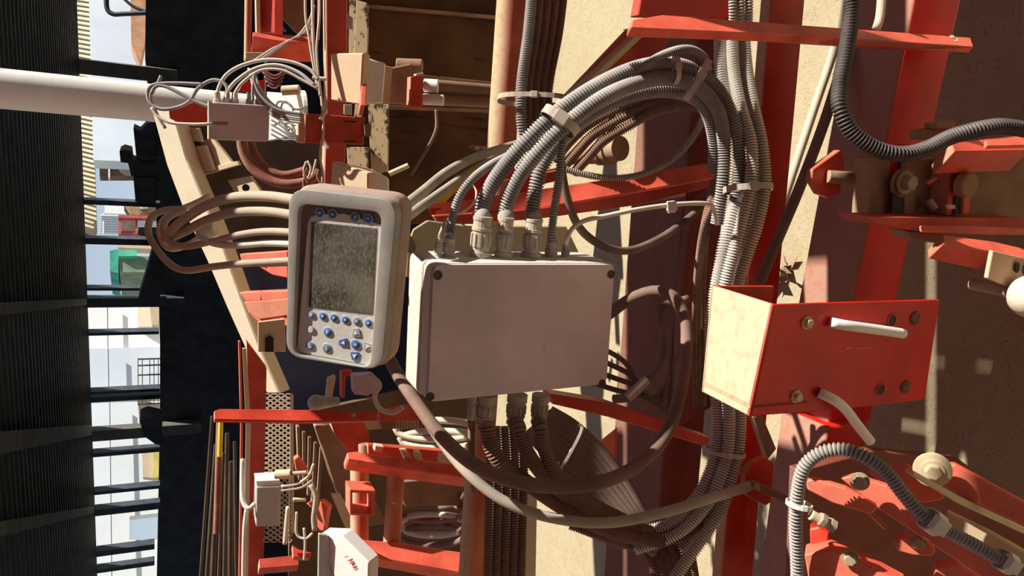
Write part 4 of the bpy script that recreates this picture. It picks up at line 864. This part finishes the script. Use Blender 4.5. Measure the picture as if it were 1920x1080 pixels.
PL('red_tab', [(446, 172), (456, 154), (470, 152), (474, 160), (466, 174)], 1.83, 'redc', None, .01, label='bright red tab behind the small box cables', cat='tab')
PL('red_tab', [(478, 172), (484, 152), (496, 150), (496, 172)], 1.83, 'redc', None, .01, label='second bright red tab beside the rust red coil', cat='tab')
PL('red_plate', [(316, 204), (362, 192), (392, 196), (392, 232), (340, 232), (318, 222)], 2.0, 'red', None, .01, label='red plate between the white column and the small box', cat='plate')
CY('valve', (529, 170), (562, 168), 18, 'cream', None, 1.74, label='cream valve body beside the dusty square plate', cat='valve')
# red tubes and frames at the top left
tf = thing('red_upper_frame', 'red tube frame standing above the small junction box', 'frame', at(520, 70, 1.95))
CY('tube', (466, -30), (464, 116), 13, 'pipe', tf, 1.9); PL('upright', [(486, -40), (516, -40), (516, 62), (488, 60)], 1.95, 'redc', tf, .03, n=UPN); PL('upright_edge', [(479, -40), (487, -40), (489, 62), (481, 62)], 1.94, 'cream', tf, .03)
PL('ledge', [(474, 60), (516, 63), (590, 70), (590, 80), (520, 76), (474, 68)], 1.92, 'pink', tf, .06, n=LN); PL('collar', [(460, 98), (494, 98), (494, 110), (460, 110)], 1.88, 'cream', tf, .03)
PL('diagonal_strip', [(516, 38), (530, 56), (538, 60), (516, 26)], 2.05, dusty('blue_strip', (.10, .22, .42), .05, .1, .5, 10), tf, .01); PL('diagonal_plate', [(516, 20), (560, 66), (576, 66), (572, -30), (516, -30)], 2.08, 'brown', tf, .01)
lb = thing('red_crossbeam', 'dark red beam running down left of the dusty square plates', 'beam', at(630, 360, 1.95))
PL('front', [(610, -40), (652, -40), (650, 200), (646, 370), (606, 370), (612, 200)], 1.95, 'redd', lb, .04, bev=.003); PL('rail', [(584, -40), (590, -40), (590, 70), (584, 70)], 1.9, 'red', lb, .01); PL('rail', [(596, -40), (602, -40), (600, 74), (595, 74)], 1.9, 'pink', lb, .01)
# red bracket, its lit edge put into the colour as tan
rb2 = thing('red_bracket', 'dark red bracket plate with its lit edge painted pale under the dusty square plate', 'bracket', at(620, 270, 1.78))
PL('face', [(572, 212), (684, 220), (682, 272), (572, 268)], 1.78, 'redd', rb2, .012, bev=.002); PL('edge', [(558, 210), (573, 212), (573, 269), (558, 268)], 1.775, 'tan', rb2, .03, bev=.002)
for q in ([(646, 226), (668, 227), (668, 230), (646, 229)], [(646, 263), (668, 264), (668, 267), (646, 266)]): PL('slot', q, 1.776, 'black', rb2, .002, bev=0)
CY('hose_stub', (600, 224), (612, 206), 8, 'cablew', rb2, 1.74); CY('hose_stub', (604, 262), (614, 278), 9, 'cablew', rb2, 1.74); BT(589, 221, 1.775, 3.4, 'steel', rb2); BT(588, 260, 1.775, 3.4, 'steel', rb2)
PL('latch', [(684, 234), (696, 232), (696, 256), (684, 256)], 1.8, 'brown', rb2, .02)
# dusty square plates with white blocks
for k, (q1, q2, q3) in enumerate((([(620, 100), (681, 99), (676, 197), (620, 188)], [(681, 99), (690, 106), (684, 198), (676, 197)], [(690, 108), (724, 118), (718, 194), (684, 196)]),
                                  ([(622, 302), (690, 324), (690, 372), (618, 372)], [(690, 324), (698, 328), (698, 372), (690, 372)], [(668, 312), (700, 318), (730, 334), (730, 372), (698, 372), (698, 328)]))):
    s = thing('load_cell_cover', ['upper dusty tan square cover with a white block behind', 'lower dusty tan cover showing above the terminal'][k], 'cover', at(660, 200 if k == 0 else 372, 1.8), 'dusty square covers')
    PL('cover', q1, 1.76, 'tan', s, .03, UPN if k == 0 else UPN, .003); PL('cover_edge', q2, 1.765, 'pink', s, .03, n=LN); PL('block', q3, 1.80, 'white', s, .06, bev=.004)
    if k == 0: PL('block_side', [(718, 122), (736, 126), (730, 196), (716, 194)], 1.83, 'tan', s, .04)
ac = thing('actuator', 'brown dusty actuator with a red plate and two rods', 'actuator', at(790, 200, 1.9))
PL('body', [(724, 128), (772, 118), (780, 140), (768, 196), (722, 194)], 1.92, 'brown', ac, .05, bev=.004); CY('gear', (744, 122), (792, 124), 26, 'brown', ac, 1.95)
PL('end_plate', [(770, 144), (794, 140), (792, 200), (768, 198)], 1.88, 'red', ac, .03); PL('base_strip', [(756, 196), (802, 202), (802, 206), (756, 200)], 1.86, 'pink', ac, .02); PL('cap', [(780, 138), (794, 136), (794, 142), (780, 142)], 1.87, 'cream', ac, .02)
CY('rod', (796, 160), (945, 172), 24, 'brown', ac, 1.93, tb=2.05); CY('rod', (794, 186), (945, 194), 20, 'brown', ac, 1.93, tb=2.05); CY('rod_sleeve', (795, 160), (822, 162), 25, 'white', ac, 1.925); CY('rod_sleeve', (793, 186), (832, 188), 21, 'white', ac, 1.925)
# rough tan boards behind the crossbeam
def rough():
    m = bpy.data.materials.new('peeling_tan_board'); t = nt(m); out = N(t, 'ShaderNodeOutputMaterial'); b = N(t, 'ShaderNodeBsdfPrincipled'); t.links.new(b.outputs[0], out.inputs[0])
    co = N(t, 'ShaderNodeTexCoord').outputs['Object']
    c = mixc(t, ramp(t, noise(t, co, 26, 6, .75, (.6, 1, 1.3)), .50, .58), (.66, .52, .30), (.05, .03, .018)); t.links.new(c, b.inputs['Base Color']); b.inputs['Roughness'].default_value = .9
    return m
RB = rough()
for k, q in enumerate(([(656, -30), (668, -30), (664, 108), (654, 104)], [(668, 0), (690, 6), (688, 100), (664, 100)], [(690, 196), (728, 196), (726, 322), (696, 330)], [(666, 196), (676, 196), (676, 220), (664, 220)], [(650, 276), (690, 276), (688, 318), (652, 320)])):
    PL('board', q, 2.55, RB, None, .02, n=(EN + EZ * .5).normalized(), label=['narrow pale board at the top beside the red beam', 'peeling tan board at the top left of the brown panel', 'wide peeling tan board below the white block', 'small tan board end under the dusty cover', 'peeling tan board right under the red bracket'][k], cat='board', group='peeling boards behind the red beam')
PL('blue_tag', [(650, 24), (662, 34), (662, 54), (646, 54)], 1.944, 'grey', None, .006, label='pale blue tag at the top of the red beam', cat='tag')
PL('blue_tag', [(645, 196), (660, 196), (660, 216), (645, 214)], 1.944, 'grey', None, .006, label='pale blue tag under the dusty square cover', cat='tag')
PL('panel_slot', [(728, 68), (746, 68), (746, 112), (728, 112)], 2.70, 'black', pn, .004, bev=0)
PL('panel_lip', [(690, 8), (945, 30), (945, 36), (690, 14)], 2.66, 'brown', pn, .03); PL('panel_lip', [(790, 140), (945, 156), (945, 162), (790, 148)], 2.66, 'brown', pn, .03); PL('panel_lip', [(700, 196), (945, 206), (945, 212), (700, 204)], 2.66, 'brown', pn, .03)
hose('cable', [(818, 206, 2.6), (818, 240, 2.6), (806, 270, 2.6), (788, 300, 2.6), (770, 330, 2.6)], 6, M['cableb'], 'dark cable hanging on the brown panel', 'cable')
CY('fitting', (730, 326), (766, 310), 10, 'cream', None, 2.66, label='cream fitting right of the lower dusty cover', cat='fitting')
# ---------------------------------------------------------------- loops left of the terminal
LG = 'loose cables looping left of the terminal'
def LC(pts, w, mat, label): hose('cable', pts, w, M[mat], label, 'cable', LG, 0, seg=12)
LC([(394, 368, 1.10), (360, 384, 1.10), (318, 402, 1.09), (300, 424, 1.08), (304, 452, 1.07), (320, 466, 1.06), (350, 460, 1.05), (380, 442, 1.05)], 12, 'cablew', 'pale cable with a cut end, innermost of the left loops')
LC([(560, 376, .92), (500, 368, .95), (440, 370, .98), (390, 384, 1.0), (350, 408, 1.02), (322, 432, 1.03), (310, 448, 1.04)], 19, 'cable', 'thick grey cable, uppermost behind the terminal')
LC([(560, 404, .93), (500, 396, .96), (440, 398, .99), (390, 412, 1.01), (350, 432, 1.03), (320, 446, 1.04)], 18, 'cable', 'thick grey cable, second behind the terminal')
LC([(560, 436, .93), (500, 434, .96), (450, 440, .98), (400, 452, 1.0), (350, 462, 1.02), (320, 454, 1.03), (306, 432, 1.04), (316, 408, 1.05), (350, 392, 1.06)], 13, 'cable', 'grey cable, third behind the terminal')
LC([(560, 458, .94), (500, 456, .97), (440, 460, .99), (400, 456, 1.0), (372, 440, 1.01)], 13, 'condl', 'pale grey cable, fourth behind the terminal')
LC([(350, 392, 1.08), (310, 394, 1.07), (284, 408, 1.06), (278, 436, 1.05), (292, 464, 1.04), (318, 494, 1.03), (348, 507, 1.02), (400, 500, 1.0), (460, 494, .98), (560, 488, .95)], 13, 'cable', 'tan dusty cable, outermost loop at the far left')
CY('cable_sleeve', (372, 440), (404, 430), 26, 'cablew', None, 1.12, label='short white sleeve inside the left cable loops', cat='sleeve')
# ---------------------------------------------------------------- lower left
bp2 = thing('added_back_sheet', 'added dark brown sheet hiding the lit floor behind the lower left frames', 'panel', onz(800, 900, 0))
PL('sheet', [(545, 780), (905, 700), (900, 1160), (540, 1160)], 2.55, dusty('dark_brown_sheet', (.085, .045, .03), .1, .2, .8, 5, .3), bp2, .02)  # added dark sheet, hides sunlit floor and reads as shade
rl = thing('red_rail', 'red rail with pale pipes running down the lower left', 'rail', at(476, 1080, 2.0))
PL('rail_face', [(462, 640), (500, 690), (496, 900), (494, 1140), (458, 1140), (466, 800)], 2.05, 'redd', rl, .03); 
PL('rail_pipe', [(455, 655), (462, 655), (470, 800), (464, 1140), (456, 1140), (462, 800)], 2.0, 'cream', rl, .015); PL('rail_pipe', [(447, 640), (451, 640), (456, 800), (452, 1140), (447, 1140), (451, 800)], 1.99, 'pink', rl, .012)
wp = thing('dark_pipes', 'bundle of dark red pipes lying beyond the red rail', 'pipes', at(420, 1080, 3.4))
for k in range(7): CY('pipe', (398 + k * 7, 780 + (k * 53) % 90), (372 + k * 12, 1140), 6 + k % 3 * 2, dusty('dark_red_pipe', (.035, .014, .012), .05, .1, .6, 8), wp, 3.3 + .1 * (k % 3), 10)
CY('pole', (412, 786), (406, 1000), 12, 'wire', None, 2.2, label='thin dull red pole left of the red rail', cat='pole'); CY('pole', (414, 790), (412, 856), 9, 'yellow', None, 2.15, label='short yellow pole left of the red rail', cat='pole')
# mesh guard: real hexagon wire
def hexmesh(x0, x1, y0, y1, s, t):
    V, F = [], []
    h = s * math.sqrt(3) / 2; row = 0; y = y0
    while y < y1:
        x = x0 + (0 if row % 2 == 0 else s * .9)
        while x < x1:
            ou = [at(x + s * 1.0 * math.cos(math.radians(60*i)), y + s * .62 * math.sin(math.radians(60*i)), t) for i in range(6)]; inn = [at(x + s * .74 * math.cos(math.radians(60*i)), y + s * .42 * math.sin(math.radians(60*i)), t) for i in range(6)]
            v, f = ringprism(ou, inn, FW * .003); n0 = len(V); V += v; F += [[i + n0 for i in g] for g in f]; x += s * 1.8
        y += h * .72; row += 1
    return V, F
mg = thing('mesh_guard', 'cream expanded metal mesh guard beside the red rail', 'guard', at(520, 1010, 2.1))
link_mesh('wire_mesh', *hexmesh(500, 546, 742, 1015, 7.5, 2.1), M['cream'], mg)
PL('mesh_edge', [(545, 740), (550, 740), (552, 1000), (547, 1000)], 2.09, 'cream', mg, .01)
# horizontal red bar (a flat upright in the world)
hbz = thing('upright_bar', 'flat red upright bar across the lower left with a spring clamp', 'bar', at(790, 780, 1.5))
PL('bar', [(401, 770), (412, 766), (600, 768), (712, 772), (712, 788), (560, 790), (401, 787)], 1.55, 'red', hbz, .012, bev=.002, n=LN)
PL('clamp_plate', [(710, 768), (754, 758), (772, 756), (794, 786), (776, 790), (712, 792)], 1.53, 'pink', hbz, .02, bev=.002, n=LN); PL('spring_plate', [(712, 792), (792, 788), (790, 802), (716, 806)], 1.52, 'brown', hbz, .02)
spr = []
for k in range(13): spr.append(barm(at(724 + k * 5, 789, 1.515), at(723 + k * 5, 804, 1.515), .0028, .0028))
link_mesh('spring', *join(*spr), M['cream'], hbz); PL('latch', [(684, 794), (716, 792), (716, 804), (690, 806)], 1.54, 'cream', hbz, .01)
for x in (412, 518, 662): BT(x, 777, 1.548, 3.6, 'steel', hbz)
lmp = thing('beacon_lamp', 'pale grey round lamp head resting on the red upright bar', 'lamp', at(600, 768, 1.6))
P0 = at(592, 755, 1.62); R0 = 15 * 1.62 / FPX
link_mesh('dome', *lathe(P0 + EZ * R0, -EZ, [(R0 * (1 - math.cos(a)), R0 * math.sin(a) + .0002) for a in np.linspace(0, math.pi * .62, 10)] + [(R0 * 2.6, R0 * .62)], 20), M['grey'], lmp, smooth=True)
link_mesh('neck', *lathe(P0 - EZ * R0 * 1.3, -EZ, [(0, R0 * .7), (R0 * 1.6, R0 * .55)], 16), M['grey'], lmp)
# bits under the terminal
ub = thing('valve_block', 'dusty purple grey valve block under the terminal', 'valve', at(690, 745, 1.6))
PL('block', [(662, 706), (702, 704), (716, 730), (690, 742), (664, 740)], 1.62, 'boxlid', ub, .03, bev=.002); PL('red_frame', [(640, 698), (660, 696), (662, 704), (648, 706), (646, 746), (640, 746)], 1.64, 'red', ub, .02); PL('pale_side', [(616, 712), (630, 706), (622, 750), (612, 750)], 1.68, 'cream', ub, .02)
hose('cable', [(692, 700, 1.5), (712, 722, 1.5), (702, 742, 1.5), (712, 766, 1.5), (736, 774, 1.5), (756, 764, 1.5)], 9, M['cablew'], 'pale cable wriggling under the terminal', 'cable')
PL('red_gusset', [(620, 792), (690, 790), (694, 850), (660, 858), (626, 812)], 1.86, 'redd', None, .06, label='dark red gusset below the upright bar', cat='gusset')
# small grey box on the rail
gb = thing('switch_box', 'small grey switch box on the mesh guard', 'switch box', at(505, 988, 1.95))
P_G = at(505, 945, 1.93)
link_mesh('body', *prism([onp(x, y, P_G, EN) for x, y in ((481, 914), (527, 912), (526, 986), (480, 988))], -EN * .06), M['grey'], gb, bev=.003, seg=2); PL('painted_lit_face', [(480, 902), (524, 900), (528, 912), (481, 915)], 1.925, 'white', gb, .05)  # white face paints in the sunlight on the box top
hose('cable', [(455, 860, 1.95), (454, 910, 1.94), (456, 940, 1.93), (466, 954, 1.92), (478, 944, 1.93)], 9, M['condl'], 'grey cable bending into the small switch box', 'cable')
hose('cable', [(462, 955, 1.96), (458, 1000, 1.96), (456, 1110, 1.96)], 8, M['condl'], 'grey cable running down from the switch box', 'cable')
pt = thing('pneumatic_valve', 'cluster of small tubes and a cream plunger right of the switch box', 'valve', at(560, 990, 1.9))
CY('plunger', (516, 890), (546, 888), 17, 'cream', pt, 1.88); CY('plunger_rod', (545, 888), (575, 886), 8, 'steel', pt, 1.88)
for pts, w, m in (([(528, 912), (560, 906), (580, 890), (588, 870)], 6, 'cablew'), ([(528, 920), (565, 914), (586, 900)], 5, 'steel'), ([(582, 908), (592, 930), (588, 970), (590, 995)], 10, 'cable'), ([(556, 960), (556, 1000), (572, 1010), (586, 1000)], 5, 'cablew'), ([(570, 990), (572, 1020), (570, 1050)], 5, 'cablew'), ([(540, 950), (534, 1020)], 9, 'cablew')):
    hose('tube', [(x, y, 1.88) for x, y in pts], w, M[m], parent=pt, seg=8)
PL('red_tee', [(574, 944), (600, 940), (614, 952), (606, 996), (596, 996), (592, 960)], 1.9, 'pink', pt, .02, n=UPN); PL('red_cap', [(552, 862), (560, 856), (578, 880), (556, 886)], 1.9, 'pink', pt, .02); PL('red_tray', [(548, 1022), (560, 1030), (584, 1036), (580, 1046), (550, 1044)], 1.9, 'red', pt, .02, n=LN); PL('bracket_bar', [(550, 936), (574, 936), (574, 941), (550, 941)], 1.88, 'cream', pt, .01)
PL('red_ledge', [(486, 1048), (560, 1040), (560, 1060), (486, 1066)], 1.95, 'redd', pt, .04, n=LN)
for k in range(5): PL('steel_strip', [(556 + k*11, 800 + k*10), (562 + k*11, 800 + k*10), (566 + k*8, 900 + k*14), (560 + k*8, 902 + k*14)], 2.25, 'brown', pt, .02)
# white box channel at the bottom
wc = thing('white_channel', 'white box channel with faded red lettering at the bottom edge', 'channel', at(640, 1100, 1.7))
PL('inner_side', [(598, 1002), (614, 1004), (630, 1064), (630, 1120), (596, 1120)], 1.72, 'grey', wc, .01); PL('outer_side', [(598, 1002), (640, 1004), (692, 1056), (690, 1120), (640, 1120)], 1.70, 'white', wc, .04, UPN, .003)
for k, (x, y) in enumerate(((646, 1044), (651, 1050), (655, 1055), (660, 1062), (664, 1067), (668, 1073))): PL('letter_stroke', [(x, y), (x + 7, y - 2), (x + 7, y), (x + 1, y + 2.6)], 1.69, 'pink', wc, .001, UPN, 0)
# red frame with pipes
rf = thing('pipe_frame', 'red frame of two flanges joined by dusty upright pipes', 'frame', at(760, 1070, 1.8))
PL('upper_flange', [(650, 848), (668, 846), (700, 852), (882, 872), (882, 896), (780, 882), (652, 862)], 1.78, 'pink', rf, .05, bev=.003, n=LN); PL('lower_flange', [(642, 1018), (660, 1010), (740, 1016), (872, 1036), (870, 1076), (760, 1056), (650, 1036)], 1.78, 'pink', rf, .05, bev=.003, n=LN)
CY('pipe', (674, 862), (674, 1024), 34, 'pipe', rf, 1.84, 20); CY('pipe', (744, 864), (734, 1028), 32, 'pipe', rf, 1.82, 20); CY('pipe_neck', (684, 832), (684, 862), 24, 'brown', rf, 1.84, 18)
sq = [(656, 918), (704, 920), (702, 968), (656, 966)]; si = [(661, 924), (698, 926), (697, 963), (661, 961)]
PS = at(680, 943, 1.76); link_mesh('square_tube', *ringprism([onp(x, y, PS, EN) for x, y in sq], [onp(x, y, PS, EN) for x, y in si], -EN * .05), M['pink'], rf, bev=.001)
for q in ([(704, 836), (720, 838), (716, 848), (702, 846)], [(752, 846), (764, 846), (776, 868), (762, 866)], [(778, 848), (790, 850), (794, 868), (784, 868)], [(826, 854), (868, 858), (866, 870), (824, 868)]): PL('tab', q, 1.80, 'tan', rf, .02)
PL('rear_plate', [(690, 835), (884, 850), (884, 872), (690, 852)], 1.88, 'redd', rf, .02)
# coils behind the frame
CG = 'coiled hoses behind the red frame'
for k, (cx, cy, rx, ry, m, lab) in enumerate(((820, 806, 78, 18, 'cablew', 'pale coiled hose just under the box corner'), (824, 824, 74, 16, 'cablew', 'second pale coiled hose under the box corner'), (812, 935, 58, 16, 'cableb', 'dark coiled hose halfway down behind the red frame'), (812, 960, 60, 18, 'wire', 'dark red coiled hose behind the red frame'), (812, 984, 62, 20, 'cablew', 'pale coiled hose low behind the red frame'), (812, 1004, 60, 18, 'cableb', 'lowest dark coiled hose behind the red frame'))):
    pts = [(cx + rx * math.cos(a), cy + ry * math.sin(a), 2.15 + .10 * math.sin(a * .5)) for a in np.linspace(-.4, math.pi * 1.85, 16)]
    hose('coiled_hose', pts, 13, M[m], lab, 'hose', CG, 0, seg=8)
PL('dark_cover', [(742, 905), (800, 900), (870, 912), (870, 948), (760, 950)], 2.1, 'brown', None, .03, label='dark brown cover between the coiled hoses', cat='cover')
PL('edge_board', [(978, 900), (1008, 900), (1004, 1120), (976, 1120)], 1.34, 'cream', None, .012, label='tan board edge right of the bottom conduits', cat='board')

# ---------------------------------------------------------------- small marks
mk = thing('floor_mark', 'dark scribbled mark on the lit floor beside the right bundle', 'mark', onz(1405, 830, 0))
def stroke(pts, parent, w, mat, z=.002): hose('stroke', [onz(x, y, z) for x, y in pts], w, mat, parent=parent, wt=2.1, seg=6)
for q in ([(1402, 814), (1410, 812), (1412, 822), (1402, 824), (1398, 818)], [(1404, 828), (1412, 830), (1406, 836), (1412, 842), (1402, 842)], [(1398, 848), (1404, 852)]): stroke(q, mk, 3.2, M['black'])
PL('paint_mark', [(1782, 66), (1788, 66), (1790, 70), (1784, 70)], .985, 'cablew', fl, .001, LN, 0); PL('paint_mark', [(1790, 72), (1796, 72), (1796, 77), (1790, 77)], .985, 'cablew', fl, .001, LN, 0)
for q in ([(1584, 652), (1600, 650), (1602, 653), (1586, 656)], [(1604, 652), (1636, 650), (1634, 652.5), (1606, 655)]): plate('scratch', q, P_K + EN * .0006, EN, .0006, M['pink'], rb_, bev=0)
# more hardware and wires in the upper left tangle
rnd = random.Random(11)
for k in range(9):
    x0, y0 = rnd.uniform(510, 556), rnd.uniform(190, 262)
    pts = [(x0, y0, 1.9)]
    for j in range(3): pts.append((x0 + (j + 1) * rnd.uniform(6, 16), y0 + rnd.uniform(-20, 24), 1.9))
    hose('wire', pts, 4, M['cond' if k % 3 else 'cablew'], 'short tangled wire between the small box and the red bracket', 'wire', 'tangled short wires')
for k in range(7):
    x0, y0 = 585 + rnd.uniform(-14, 14), 296 + rnd.uniform(-10, 30)
    hose('wire', [(x0, y0, 1.86), (x0 + rnd.uniform(-8, 8), y0 + 14, 1.86), (x0 + rnd.uniform(-8, 8), y0 + 30, 1.86)], 4, M['cablew' if k % 2 else 'wire'], 'short wire end hanging below the red bracket', 'wire', 'wire ends below the red bracket')
CY('cable_clip', (586, 146), (612, 148), 7, 'cream', None, 1.72, label='cream clip beside the upper dusty cover', cat='clip')
PL('gusset_tip', [(1120, 832), (1152, 806), (1152, 866), (1136, 860)], 1.62, 'pink', frame, .02, UPN)
